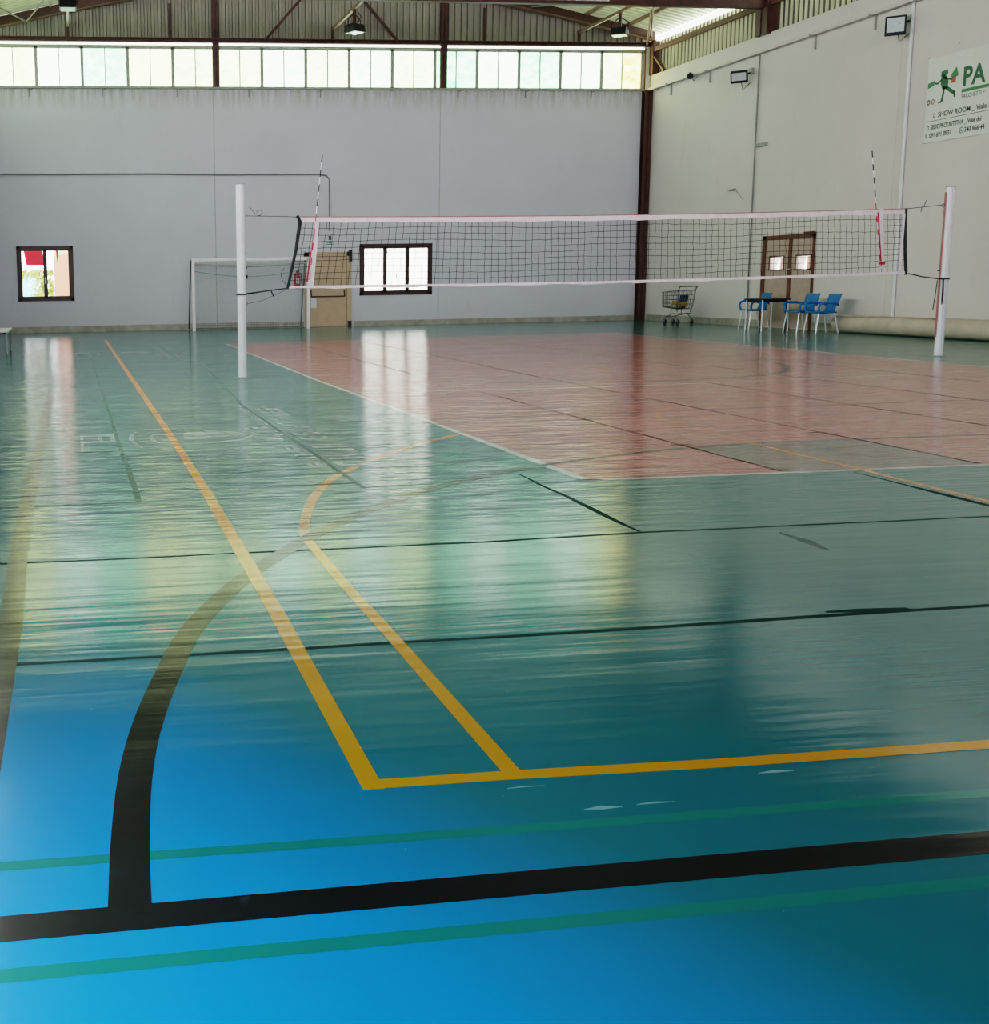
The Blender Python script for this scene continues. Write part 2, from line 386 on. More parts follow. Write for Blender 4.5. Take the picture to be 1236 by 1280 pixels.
# printed marks, faded and only partly legible
def ell(c, a, b, t0=0, t1=360, n=36): return [(c[0] + a * math.cos(math.radians(t0 + (t1 - t0) * i / n)), c[1] + b * math.sin(math.radians(t0 + (t1 - t0) * i / n))) for i in range(n + 1)]
def fillp(name, pts, z=Z3, mat='logo'):
    return MB().poly([(x, y, z) for x, y in pts]).build(name, M[mat], floor)
qz = [Z3]
class QD(MB):
    def rect(s, a, b, c, d):
        qz[0] += 1.2e-6; z = qz[0]
        return s.poly([(a, b, z), (c, b, z), (c, d, z), (a, d, z)])
def emblem(y, x0=0):
    k = 1
    for (a, b, c, d) in ((.03, y - .95, .06, y + .1), (.03, y - .05, .33, y + .12), (.03, y - .45, .3, y - .36), (.03, y - .98, .28, y - .88), (.18, y - .45, .22, y + .1), (.28, y - .4, .33, y + .1)):
        QD().rect(x0 + a, b, x0 + c, d).build('printed_mark', M['logo'], floor)
    strip('printed_mark', ell((x0 + .62, y - .35), .16, .62, 125, 235), [.012 + .03 * math.sin(PI * i / 36) for i in range(37)], M['logo'], Z3)
    strip('printed_mark', ell((x0 + .72, y - .3), .085, .30), .035, M['logo'], Z3, closed=False)
    fillp('printed_mark', [(x0 + .9, y - .45), (x0 + .93, y - .05), (x0 + 1.02, y + .12), (x0 + 1.2, y + .15), (x0 + 1.38, y + .02), (x0 + 1.5, y - .25), (x0 + 1.3, y - .33)])
    strip('printed_mark', [(x0 + .86, y - .75), (x0 + 1.2, y - .66), (x0 + 1.42, y - .5), (x0 + 1.53, y - .25)], [.015, .07, .07, .01], M['logo'], Z3)
    strip('printed_mark', [(x0 + 1.1, y + .13), (x0 + 1.14, y - .1), (x0 + 1.18, y - .32)], .01, M['seam'], Z4)
    strip('printed_mark', [(x0 + 1.24, y + .13), (x0 + 1.30, y - .08), (x0 + 1.34, y - .3)], .01, M['seam'], Z4)
emblem(10.0); emblem(22.6)
def lettering(x0, x1, ya, yb, n, seed):
    r = random.Random(seed); st = (yb - ya) / n
    m = QD()
    for i in range(n):
        y = ya + st * i; g = st * .72; t = r.randrange(4); w = st * .2
        m.rect(x0, y, x1, y + w)
        if t in (0, 1): m.rect(x0, y, x0 + (x1 - x0) * .2, y + g)
        if t in (1, 2): m.rect(x1 - (x1 - x0) * .2, y, x1, y + g)
        if t in (0, 2, 3): m.rect(x0, y + g - w, x1, y + g)
        if t in (1, 3): m.rect((x0 + x1) / 2 - .02, y, (x0 + x1) / 2 + .02, y + g)
    return m.build('printed_lettering', M['logo'], floor)
lettering(1.86, 2.10, 9.35, 12.1, 11, 3)
lettering(1.70, 1.82, 9.6, 12.2, 10, 4)
lettering(1.50, 1.72, 9.3, 10.5, 6, 5)
lettering(1.85, 2.15, 7.9, 9.1, 4, 6)
lettering(1.64, 1.80, 7.9, 9.0, 4, 8)
lettering(1.86, 2.10, 19.5, 24.4, 14, 9)
lettering(1.66, 1.78, 20.5, 24.4, 10, 10)
strip('printed_mark', [(2.15, 15.9), (2.75, 15.75)], .05, M['logo'], Z3)

# walls ---------------------------------------------------------
def wall_with_holes(name, mat, axis, c, thick, a0, a1, z0, z1, holes):
    m = MB()
    xs = sorted({a0, a1, *[h[0] for h in holes], *[h[1] for h in holes]}); zs = sorted({z0, z1, *[h[2] for h in holes], *[h[3] for h in holes]})
    for i in range(len(xs) - 1):
        for j in range(len(zs) - 1):
            mx, mz = (xs[i] + xs[i + 1]) / 2, (zs[j] + zs[j + 1]) / 2
            if any(h[0] < mx < h[1] and h[2] < mz < h[3] for h in holes): continue
            if axis == 'x': m.box((xs[i], c, zs[j]), (xs[i + 1], c + thick, zs[j + 1]))
            else: m.box((c, xs[i], zs[j]), (c + thick, xs[i + 1], zs[j + 1]))
    return m.build(name, mat)
W1 = (-1.50, .08, .89, 2.43); W2 = (8.39, 10.58, .885, 2.375)
wall_b = struct(wall_with_holes('wall_back', M['wall_b'], 'x', HY, .25, LX, HX + .2, 0, ZS, [W1, W2]))
corr = corrugated('x', LX, HX, lambda x: zroof(x), lambda x: 7.98, HY + .05)
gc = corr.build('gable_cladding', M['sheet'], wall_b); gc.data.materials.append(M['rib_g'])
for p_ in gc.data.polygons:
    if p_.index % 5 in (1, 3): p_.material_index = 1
# right wall
DR = (25.08, 27.05, 0, 2.19)
DW1 = (26.20, 26.76, 1.42, 1.72); DW2 = (25.16, 25.70, 1.42, 1.72)
wall_r = struct(wall_with_holes('wall_right', M['wall_r'], 'y', HX, .25, FY, HY + .25, 0, ZS, [DW1, DW2]))
MB().box((HX - .05, FY, ZS), (HX + .25, HY, 7.15)).build('parapet_band', M['wall_r'], wall_r)
MB().prism([(HX - .16, ZS - .03), (HX - .05, ZS - .03), (HX - .05, ZS + .07), (HX - .13, ZS + .05)], 'y', FY, HY).build('ledge', M['wall_r'], wall_r)
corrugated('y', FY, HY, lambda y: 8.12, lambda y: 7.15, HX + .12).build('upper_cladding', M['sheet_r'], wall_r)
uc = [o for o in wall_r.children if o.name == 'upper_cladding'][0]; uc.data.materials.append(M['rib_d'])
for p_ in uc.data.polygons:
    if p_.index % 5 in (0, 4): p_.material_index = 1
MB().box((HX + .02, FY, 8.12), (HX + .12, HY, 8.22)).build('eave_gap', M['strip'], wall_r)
MB().box((HX, 22.62, 0), (HX - .012, 22.70, ZS - .03)).build('panel_joint', M['wall_r'], wall_r)
# left and near walls
wall_l = struct(wall_with_holes('wall_left', M['wall_b'], 'y', LX - .25, .25, FY, HY + .25, 0, 8.40, []))
wall_f = struct(wall_with_holes('wall_front', M['wall_r'], 'x', FY - .25, .25, LX, HX, 0, 10.6, []))
# panel joints on the back wall
for x in (4.16, 10.78, -2.4):
    MB().box((x - .014, HY - .004, .15), (x + .014, HY, ZS)).build('panel_joint', M['joint'], wall_b)
# roof
pk = (HX + LX) / 2
for sgn, nm in ((1, 'ceiling'), (-1, 'ceiling')):
    m = MB(); y = FY; pts = []
    while y < HY + .05:
        for dt, dd in ((0, 0), (.07, 0), (.09, 1), (.19, 1), (.21, 0)): pts.append((y + dt, .04 * dd))
        y += .24
    e = HX + .3 if sgn > 0 else LX - .3
    vs = []
    for t, o in pts:
        vs += [(pk, t, zroof(pk) + .02 + o), (e, t, 8.42 - .063 + o)]
    m.add(vs, [(2 * i, 2 * i + 2, 2 * i + 3, 2 * i + 1) for i in range(len(pts) - 1)])
    rf = struct(m.build(nm, M['roof']))
    M['roof_l'].node_tree.nodes['Principled BSDF'].inputs['Base Color'].default_value = (.34, .38, .24, 1)
    rf.data.materials.append(M['roof_l'])
    for pl2 in rf.data.polygons:
        if pl2.center.y > 28.2: pl2.material_index = 1
# skirting
struct(MB().box((LX, HY - .02, 0), (6.72, HY, .17)).box((8.22, HY - .02, 0), (16.9, HY, .15)).build('baseboard_back', M['base']))
struct(MB().box((HX - .02, 27.12, 0), (HX, HY - .3, .17)).box((HX - .02, FY, 0), (HX, 25.0, .17)).build('baseboard_right', M['base']))
struct(MB().box((LX, FY, 0), (LX + .02, HY, .17)).build('baseboard_left', M['base']))

# ---- clerestory windows
wn = [2]
def next_window():
    wn[0] += 1; return 'window_%d' % wn[0]
edges = [16.95 - 1.2645 * k for k in range(17)]
kinds = ['p_g', 'p_l', 'p_w', 'p_g', 'p_w', 'p_l', 'p_g', 'p_w', 'p_l', 'p_w', 'p_l', 'p_y', 'p_g', 'p_w', 'p_y', 'p_l']
kinds = ['p_l', 'p_w', 'p_g', 'p_w', 'p_g', 'p_l', 'p_w', 'p_l', 'p_w', 'p_l', 'p_l', 'p_y', 'p_g', 'p_w', 'p_y', 'p_l']
for k in range(15):
    x1, x0 = edges[k], edges[k + 1]; mid = (x0 + x1) / 2; y = HY + .06; t = .045
    f = MB().box((x0, y, ZS + .03), (x0 + t, y + .08, ZT)).box((x1 - t, y, ZS + .03), (x1, y + .08, ZT)).box((x0, y, ZS + .03), (x1, y + .08, ZS + .07)).box((x0, y, ZT - .05), (x1, y + .08, ZT + .04)).box((mid - .015, y - .01, ZS + .03), (mid + .015, y + .07, ZT))
    o = struct(f.build(next_window(), M['grey_fr']))
    inset = .05 if k % 2 else .0
    for a, b, kk in ((x0 + t, mid - .015, kinds[k]), (mid + .015, x1 - t, kinds[k] if k else 'p_o')):
        MB().box((a + .004, y + .03, ZS + .07), (b - .004, y + .04, ZT - .05 - inset * .5)).build('pane', M[kk], o)
struct(MB().box((LX, HY + .06, ZS), (edges[15], HY + .14, ZT)).build('trim_1', M['grey_fr']))
struct(MB().prism([(HY - .10, ZS - .02), (HY + .2, ZS - .02), (HY + .2, ZS + .04), (HY - .08, ZS + .03)], 'x', LX, 17.0).build('trim_2', M['grey_fr']))   # sill
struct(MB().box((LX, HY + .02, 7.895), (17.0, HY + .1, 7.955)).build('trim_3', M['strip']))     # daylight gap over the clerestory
struct(MB().box((LX, HY + .0, ZT + .0), (17.0, HY + .12, 7.90)).build('trim_4', M['grey_fr']))
# left wall clerestory (seen only from other positions)
for k in range(12):
    y0 = 1 + k * 2.6; x = LX
    o = struct(MB().box((x, y0, ZS), (x + .05, y0 + 2.5, ZS + .06)).box((x, y0, ZT - .06), (x + .05, y0 + 2.5, ZT)).box((x, y0, ZS), (x + .05, y0 + .06, ZT)).box((x, y0 + 2.44, ZS), (x + .05, y0 + 2.5, ZT)).box((x, y0 + 1.23, ZS), (x + .05, y0 + 1.27, ZT)).build(next_window(), M['grey_fr']))
    MB().box((x + .01, y0 + .06, ZS + .06), (x + .02, y0 + 2.44, ZT - .06)).build('pane', M['p_w'], o)

# ---- steelwork
def st(name, mb, mat='brown'): return struct(mb.build(name, M[mat]))
tn = [4]
def trim(mb, mat='brown'):
    tn[0] += 1; return struct(mb.build('trim_%d' % tn[0], M[mat]))
trim(MB().box((LX, HY - .10, 7.965), (HX, HY + .0, 8.00)).box((LX, HY - .02, 7.96), (HX, HY + .0, 8.09)).box((LX, HY - .10, 8.06), (HX, HY + .0, 8.09)))
for x in (4.25, 10.865):
    trim(MB().box((x - .10, HY - .03, ZS + .04), (x + .10, HY - .015, 9.8)).box((x - .008, HY - .03, ZS + .04), (x + .008, HY + .06, 9.8)).box((x - .1, HY + .045, ZS + .04), (x + .1, HY + .06, 9.8)))
trim(MB().box((16.93, HY - .20, 0), (17.17, HY - .185, 6.72)).box((17.04, HY - .2, 0), (17.06, HY, 6.72)).box((16.93, HY - .015, 0), (17.17, HY, 6.72)))
trim(MB().box((16.97, HY - .04, ZS), (17.0, HY + .1, 8.1)), 'brown')
trim(MB().box((17.0, HY - .10, ZS - .05), (HX, HY + .05, 7.95)), 'wall_r') if False else trim(MB().box((17.0, HY - .06, ZS - .05), (HX, HY + .05, 7.95)), 'sheet_r')
# end-frame rafters
for sgn in (1, -1):
    def X(d): return (HX - d) if sgn > 0 else (LX + d)
    e = pk
    bot = [(X(.05), 8.10), (X(2.85), 8.71), (e, 10.12)]
    top = [(X(.05), 8.36), (X(2.85), 8.96), (e, zroof(e) - .03)]
    m = MB(); pl = bot + top[::-1]
    m.prism(pl, 'y', HY - .26, HY - .245)
    trim(m)
    m = MB()
    for a, b in zip(bot, bot[1:]): m.bar((a[0], HY - .25, a[1]), (b[0], HY - .25, b[1]), .20, .02, up=(0, 0, 1))
    trim(m, 'brown_l')
# posts and braces against the cladding
for a, b, w in (((2.97, 8.05), (2.97, 9.0), .07), ((12.04, 8.05), (12.04, 9.0), .06), ((.15, 8.05), (.15, 8.35), .07), ((7.58, 8.05), (7.58, 8.36), .06), ((14.91, 8.05), (14.91, 8.35), .06),
                ((5.67, 8.07), (6.75, 9.25), .07), ((9.5, 8.04), (8.35, 9.3), .07)):
    trim(MB().bar((a[0], HY - .06, a[1]), (b[0], HY - .06, b[1]), w, .05, up=(0, 1, 0)))
# long tubes running down the hall
for x in (.15, 7.58, 14.9):
    trim(MB().bar((x, HY - .02, 8.36), (x, 20, 8.36), .06, .08), 'brown_l')
    trim(MB().box((x - .012, HY - .1, 8.31), (x + .03, 20.2, 8.318)), 'strip') if False else None
# purlins under the roof
for x in (16.3, 15.0, 13.4, 11.6, 3.6, 1.6, -.3, -1.7):
    trim(MB().bar((x, HY, zroof(x) - .05), (x, FY, zroof(x) - .05), .07, .10), 'brown_l' if x > 10 else 'sheet')
# braces from rafters to purlins
for (x, z, dx) in ((-.95, 8.42, -.75), (-.95, 8.42, .62), (12.5, 9.15, .8), (13.3, 8.98, 1.3), (1.9, 9.05, .6)):
    trim(MB().tube([(x, HY - .35, z), (x + dx, HY - 1.6, zroof(x + dx) - .08)], .022, 6), 'pipe_g')
for p in (((16.9, 32.9, 8.0), (16.0, 31.0, 8.5)), ((17.0, 32.9, 8.2), (15.3, 29.5, 8.7))):
    trim(MB().tube(p, .03, 6), 'brown_l')
# next portal frame: tie beam, column, rafters
trim(MB().add([(LX, 27.32, 7.86), (LX, 27.48, 7.86), (HX, 27.48, 7.74), (HX, 27.32, 7.74), (LX, 27.32, 8.06), (LX, 27.48, 8.06), (HX, 27.48, 7.94), (HX, 27.32, 7.94)],
              [(0, 1, 2, 3), (4, 7, 6, 5), (0, 3, 7, 4), (1, 5, 6, 2), (0, 4, 5, 1), (3, 2, 6, 7)]))
trim(MB().bar((3.3, 27.28, 7.93), (13.0, 27.28, 7.86), .05, .05), 'whitepaint')
trim(MB().box((HX - .17, 27.18, 7.12), (HX + .1, 27.42, 8.4)).box((HX - .19, 27.42, 7.12), (HX - .17, 27.64, 8.4)).box((HX - .17, 27.62, 7.12), (HX + .1, 27.64, 8.4)))
trim(MB().bar((HX - .03, 32.9, 7.86), (HX - .03, 27.5, 7.86), .09, .13), 'brown_l')
trim(MB().bar((HX - .03, 27.3, 7.86), (HX - .03, FY, 7.86), .09, .13), 'brown_l')
trim(MB().bar((HX - .04, 33.0, 7.75), (HX - .04, 32.3, 7.15), .10, .05))
trim(MB().box((HX - .1, 32.9, 7.15), (HX + .1, 33.1, 8.1)))
for y in (27.4, 21.6):
    for sgn in (1, -1):
        def X(d): return (HX - d) if sgn > 0 else (LX + d)
        m = MB().prism([(X(.1), 7.9), (X(3.5), 8.75), (pk, 10.05), (pk, 10.4), (X(.1), 8.34)], 'y', y - .08, y + .08)
        trim(m)
# hooks under the sills (gutter brackets)
for x in (-.97, 1.05, 3.13, 5.17, 7.23, 9.27, 11.29, 13.32, 15.34):
    trim(MB().bar((x, HY - .04, ZS - .01), (x, HY - .04, ZS - .24), .025).bar((x + .12, HY - .05, ZS - .03), (x, HY - .04, ZS - .06), .02), 'pipe_g')
for y in (31.92, 29.88, 25.45, 23.44):
    trim(MB().bar((HX - .20, y, ZS - .02), (HX - .02, y, ZS - .02), .03).bar((HX - .03, y, ZS), (HX - .03, y, ZS - .33), .05, .02), 'grey_fr')

# ---- windows in the back wall
def bwin(name, W, n):
    x0, x1, z0, z1 = W; fr = .085; y = HY - .02
    m = MB().box((x0, y, z0), (x1, y + .1, z0 + fr)).box((x0, y, z1 - fr), (x1, y + .1, z1)).box((x0, y, z0), (x0 + fr, y + .1, z1)).box((x1 - fr, y, z0), (x1, y + .1, z1))
    o = struct(m.build(name, M['wood']))
    wi = (x1 - x0 - 2 * fr) / n
    for i in range(n):
        a = x0 + fr + wi * i; b = a + wi; s = .055; za, zb = z0 + fr, z1 - fr
        sh = MB().box((a, y - .015, za), (b, y + .05, za + s)).box((a, y - .015, zb - s), (b, y + .05, zb)).box((a, y - .015, za), (a + s, y + .05, zb)).box((b - s, y - .015, za), (b, y + .05, zb)).build('sash', M['wood'], o)
        MB().box((a + s, y + .015, za + s), (b - s, y + .02, zb - s)).build('pane', M['glass'], sh)
    MB().box(((x0 + x1) / 2 - .012, y - .05, (z0 + z1) / 2 - .28), ((x0 + x1) / 2 + .012, y - .015, (z0 + z1) / 2 - .10)).build('window_handle', M['alu'], o)
    return o
bwin('window_1', W1, 2); bwin('window_2', W2, 3)

# ---- what the windows look out on
gy = HY + .3
struct(MB().box((-14, gy, -.1), (30, HY + 22, -.02)).build('ground_outside', M['ground']))
bld = empty('house', (1.5, HY + 5.5, -.02), 'peach rendered house wall outside the two-pane window', 'building', world=True)
MB().box((-.55, HY + 5.5, 0), (2.4, HY + 8, 5)).build('house_wall', M['peach'], bld)
MB().box((-.7, HY + 5.35, 5), (2.6, HY + 8.2, 5.2)).build('roof_edge', M['whitepaint'], bld)
wb = empty('house', (10.5, HY + 8, -.02), 'sunlit white building outside the three-pane window', 'building', world=True)
MB().box((5, HY + 8, 0), (17, HY + 11, 6)).build('house_wall', M['ground'], wb)
MB().box((4.8, HY + 7.8, 6), (17.2, HY + 11.2, 6.2)).build('roof_edge', M['whitepaint'], wb)
def hedge():
    m = MB(); r = random.Random(2)
    for i in range(1500):
        c = Vector((r.uniform(-3.2, -.55), HY + r.uniform(2.6, 3.4), r.uniform(0.02, 1.8))); n = Vector((r.uniform(-1, 1), -1, r.uniform(-1, 1))).normalized()
        u = n.orthogonal().normalized() * r.uniform(.05, .11); v = n.cross(u).normalized() * .06
        m.add([c - u, c - v, c + u, c + v], [(0, 1, 2, 3)])
    return m
hb = empty('hedge', (-1.8, HY + 3, 0), 'yellow green hedge outside the left pane of the small window', 'hedge', world=True)
hedge().build('foliage', M['leaf'], hb)
MB().tube([(-2.6, HY + 3, 0), (-2.6, HY + 3, 1.5)], .04).build('stem', M['wood'], hb); MB().tube([(-1.4, HY + 3, 0), (-1.35, HY + 3, 1.6)], .04).build('stem', M['wood'], hb)
for (px, quads, lab) in ((-1.66, [[(-1.50, 3.2), (-.85, 3.2), (-.78, 1.92), (-1.28, 1.92)]], 'red cloth hanging from a pole outside behind the left pane of the small window'),
                         (.42, [[(-.52, 3.2), (-.30, 3.2), (-.36, 2.0), (-.38, 2.0)], [(-.02, 3.2), (.22, 3.2), (.16, 1.98), (.05, 2.1)]], 'torn red cloth strips hanging outside behind the right pane of the small window')):
    e = empty('cloth_stand', (px, HY + 1.3, -.02), lab, 'cloth', world=True)
    MB().tube([(px, HY + 1.3, -.02), (px, HY + 1.3, 3.24)], .02, 8).build('pole', M['pipe_g'], e)
    MB().tube([(px, HY + 1.3, 3.22), (px + (.9 if px < 0 else -1.0), HY + 1.3, 3.22)], .012, 8).build('crossbar', M['pipe_g'], e)
    for q in quads: MB().poly([(x, HY + (1.3 if z > 3 else 1.25), z) for x, z in q]).build('cloth', M['redcloth'], e)

# ---- door in the back wall
d1 = struct(MB().box((6.74, HY - .06, 0), (6.88, HY + .0, 2.16)).box((8.0, HY - .06, 0), (8.14, HY, 2.16)).box((6.74, HY - .06, 2.04), (8.14, HY, 2.16)).build('door_1', M['door']))
MB().box((6.88, HY - .035, .01), (8.0, HY - .01, 2.04)).build('door_leaf', M['door'], d1)
MB().box((6.885, HY - .038, .01), (6.9, HY - .034, 2.03)).box((7.98, HY - .038, .01), (7.995, HY - .034, 2.03)).box((6.885, HY - .038, 2.02), (7.995, HY - .034, 2.035)).build('door_gap', M['wood'], d1)
pb = MB().bar((6.93, HY - .10, .88), (7.92, HY - .10, .88), .035).bar((6.93, HY - .10, .88), (6.93, HY - .035, 1.07), .03).bar((7.92, HY - .10, .88), (7.92, HY - .035, 1.07), .03).build('panic_bar', M['wood'], d1)
MB().box((8.06, HY - .12, 1.88), (8.14, HY - .06, 2.22)).build('door_closer', M['dark'], d1)
MB().box((8.02, HY - .12, 0.0), (8.12, HY - .06, .16)).build('door_stop', M['dark'], d1)
nt_ = tag(MB().box((6.92, HY - .042, .55), (7.09, HY - .036, .84)).build('paper_notice', M['paper']), 'white paper notice stuck on the beige emergency door', 'notice')
# ---- double door in the right wall
d2 = struct(MB().box((HX - .05, 26.93, 0), (HX, 27.08, 2.24)).box((HX - .05, 25.06, 0), (HX, 25.10, 2.24)).box((HX - .05, 25.06, 2.14), (HX, 27.08, 2.24)).box((HX - .05, 25.88, 0), (HX, 26.0, 2.14)).build('door_2', M['doorfr']))
for a, b, W in ((26.0, 26.93, DW1), (25.10, 25.88, DW2)):
    m = MB(); x0, x1 = HX - .03, HX - .003
    m.box((x0, a, .02), (x1, b, W[2])).box((x0, a, W[3]), (x1, b, 2.14)).box((x0, a, W[2]), (x1, W[0], W[3])).box((x0, W[1], W[2]), (x1, b, W[3]))
    lf = m.build('door_leaf', M['door2'], d2)
    f = MB()
    for q in ((W[0] - .03, W[0], W[2] - .03, W[3] + .03), (W[1], W[1] + .03, W[2] - .03, W[3] + .03), (W[0], W[1], W[3], W[3] + .03), (W[0], W[1], W[2] - .03, W[2])):
        f.box((x0 - .01, q[0], q[2]), (x0, q[1], q[3]))
    f.build('viewing_frame', M['wood'], lf)
    MB().box((x0 + .01, W[0], W[2]), (x0 + .014, W[1], W[3])).build('pane', M['glass'], lf)
MB().bar((HX - .09, 25.82, 1.42), (HX - .09, 25.98, 1.42), .02).bar((HX - .09, 25.98, 1.42), (HX - .05, 25.98, 1.42), .02).build('door_handle', M['alu'], d2)
MB().box((HX - .12, 25.06, 2.22), (HX - .02, 25.35, 2.28)).build('door_closer', M['doorfr'], d2)
lob = empty('house', (HX + 6.2, 26, -.02), 'pale peach wall seen through the double door panes', 'building', world=True)
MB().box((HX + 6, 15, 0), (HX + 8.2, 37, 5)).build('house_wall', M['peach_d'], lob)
MB().box((HX + 5.8, 14.8, 5), (HX + 8.4, 37.2, 5.2)).build('roof_edge', M['whitepaint'], lob)
struct(MB().box((HX + .3, 10, -.1), (HX + 14, 38, -.02)).build('ground_outside', M['ground']))

# ================================================================ THINGS
# conduits
c1 = MB().tube([(LX, HY - .03, 4.42), (-.5, HY - .03, 4.40), (2.3, HY - .03, 4.40), (4.3, HY - .03, 4.37), (7.2, HY - .03, 4.36), (7.4, HY - .03, 4.33), (7.49, HY - .03, 4.22), (7.49, HY - .03, 2.75)], .022, 8).build('conduit', M['pipe_g'])
tag(c1, 'grey cable conduit crossing the far wall and dropping to the exit sign', 'conduit')
ex = empty('exit_sign', (7.5, HY - .03, 2.36), 'small green and white emergency exit sign over the beige door', 'sign', world=True)
MB().box((7.36, HY - .05, 2.36), (7.64, HY, 2.50)).build('sign_face', M['paper'], ex)
MB().box((7.47, HY - .06, 2.50), (7.53, HY, 2.62)).build('bracket', M['dark'], ex)
pc = MB().box((7.40, HY - .054, 2.42), (7.46, HY - .05, 2.45)).box((7.47, HY - .054, 2.40), (7.53, HY - .05, 2.47)).box((7.55, HY - .054, 2.42), (7.60, HY - .05, 2.45)).box((7.37, HY - .054, 2.37), (7.63, HY - .051, 2.39)).build('pictogram', M['green_s'], ex)
for x, r, mat, lab in ((27.62, .018, 'pipe_g', 'thin grey conduit running down the right wall left of the double door'), (22.32, .035, 'pipe_w', 'thick white pipe running down the right wall beside the banner')):
    o = MB().tube([(HX - .04, x, ZS - .04), (HX - .04, x, .18)], r, 10).build('wall_pipe', M[mat]); tag(o, lab, 'pipe')
o = MB().box((HX - .08, 27.14, 4.46), (HX - .0, 27.56, 4.54)).build('junction_box', M['grey_fr']); tag(o, 'small flat cable box on the right wall beside the thin conduit', 'box')
o = MB().bar((HX - .02, 28.75, 3.50), (HX - .12, 28.3, 3.50), .05, .03).bar((HX - .12, 28.3, 3.5), (HX - .03, 28.05, 3.2), .012).build('wall_bracket', M['grey_fr']); tag(o, 'small broken bracket on the right wall above the net', 'bracket')
# wall siren / camera on the ledge
sc = empty('wall_speaker', (HX - .12, 30.5, 6.72), 'small black horn speaker on the right wall ledge near the corner', 'speaker', world=True)
MB().tube([(HX - .2, 30.6, 6.78), (HX - .28, 30.45, 6.70), (HX - .34, 30.35, 6.66)], [.035, .05, .085], 12).build('horn', M['dark'], sc)
MB().bar((HX - .2, 30.6, 6.78), (HX - .05, 30.6, 6.72), .03).tube([(HX - .2, 30.55, 6.7), (HX - .2, 30.4, 6.55), (HX - .2, 30.25, 6.62)], .012, 6).build('bracket', M['dark'], sc)

# LED floodlights on the right wall
def wall_flood(loc, label, rz, tilt, w=.46, h=.36):
    e = empty('floodlight', loc, label, 'floodlight', 'floodlights on the right wall')
    R = Matrix.Rotation(rz, 4, 'Z') @ Matrix.Rotation(tilt, 4, 'X')
    T = Matrix.Translation((-.36, 0, -.05))
    hs = MB().box((-w / 2, -.05, -h / 2), (w / 2, .04, h / 2)).xf(T @ R).build('housing', M['dark'], e, .012)
    MB().box((-w / 2 + .035, -.058, -h / 2 + .07), (w / 2 - .035, -.05, h / 2 - .03)).xf(T @ R).build('lens', M['lens'], hs)
    m = MB()
    for i in range(7): m.box((-w / 2 + .05 + i * .05, .04, -h / 2 + .03), (-w / 2 + .06 + i * .05, .07, h / 2 - .03))
    m.xf(T @ R).build('cooling_fins', M['dark'], hs)
    MB().bar((-.02, 0, .06), (-.33, 0, -.02), .05, .03).bar((-.33, -.1, -.02), (-.33, .1, -.02), .03).build('bracket', M['dark'], e)
    MB().box((-.08, -.07, .02), (-.01, .07, .16)).build('junction_box', M['grey_fr'], e)
    MB().tube([(-.28, .05, -.1), (-.2, .08, -.36), (-.05, .02, -.2)], .01, 6).build('cable', M['dark'], e)
    return e
wall_flood((HX, 27.95, 6.28), 'grey floodlight on the right wall nearest the corner', math.radians(-38), math.radians(30), .40, .30)
wall_flood((HX, 22.38, 6.32), 'grey floodlight on the right wall above the banner', math.radians(-38), math.radians(14), .38, .38)
# high-bay floodlights hanging from the long tubes
def hang_flood(loc, label, face):
    e = empty('hanging_floodlight', loc, label, 'floodlight', 'floodlights hanging under the roof', rz=face)
    hs = MB().prism([(-.16, -.42), (.16, -.42), (.20, -.62), (-.24, -.62)], 'x', -.2, .2).build('housing', M['dark'], e, .02)
    MB().box((-.17, -.2, -.632), (.17, .16, -.62)).build('lens', M['lens'], hs)
    MB().tube([(-.22, 0, -.5), (-.22, 0, -.30), (-.06, 0, -.18), (.06, 0, -.18), (.22, 0, -.30), (.22, 0, -.5)], .014, 6).build('yoke', M['dark'], e)
    MB().bar((0, 0, -.04), (0, 0, -.42), .07).build('stem', M['brown'], e)
    MB().tube([(.0, -.12, -.1), (.05, -.2, -.25), (.0, -.14, -.40)], .012, 6).build('cable', M['dark'], e)
    return e
hang_flood((7.58, 30.56, 8.36), 'black floodlight hanging at the middle of the roof', .5)
hang_flood((14.9, 30.56, 8.36), 'black floodlight hanging near the right wall corner', -.7)
hang_flood((.15, 28.4, 8.36), 'black floodlight hanging on the left, seen from behind', 0)

# ---- banner on the right wall
BX = HX - .02
def by(y): return y
bn = empty('advertising_banner', (BX, 20, 3.84), 'white printed banner with a green running figure on the right wall', 'banner', world=True)
MB().box((BX - .004, 17.3, 3.86), (BX + .002, 21.79, 5.50)).build('banner_sheet', M['banner'], bn)
LXB = BX - .007
def bpoly(pts, mat, name='printed_shape'):
    return MB().poly([(LXB, y, z) for y, z in pts]).build(name, M[mat], bn)
def bline(pts, w, mat, name='printed_shape'):
    m = MB()
    for a, b in zip(pts, pts[1:]):
        d = Vector((b[0] - a[0], b[1] - a[1])).normalized(); n = Vector((-d.y, d.x)) * w / 2
        m.poly([(LXB, a[0] + n.x, a[1] + n.y), (LXB, b[0] + n.x, b[1] + n.y), (LXB, b[0] - n.x, b[1] - n.y), (LXB, a[0] - n.x, a[1] - n.y)])
    return m.build(name, M[mat], bn)
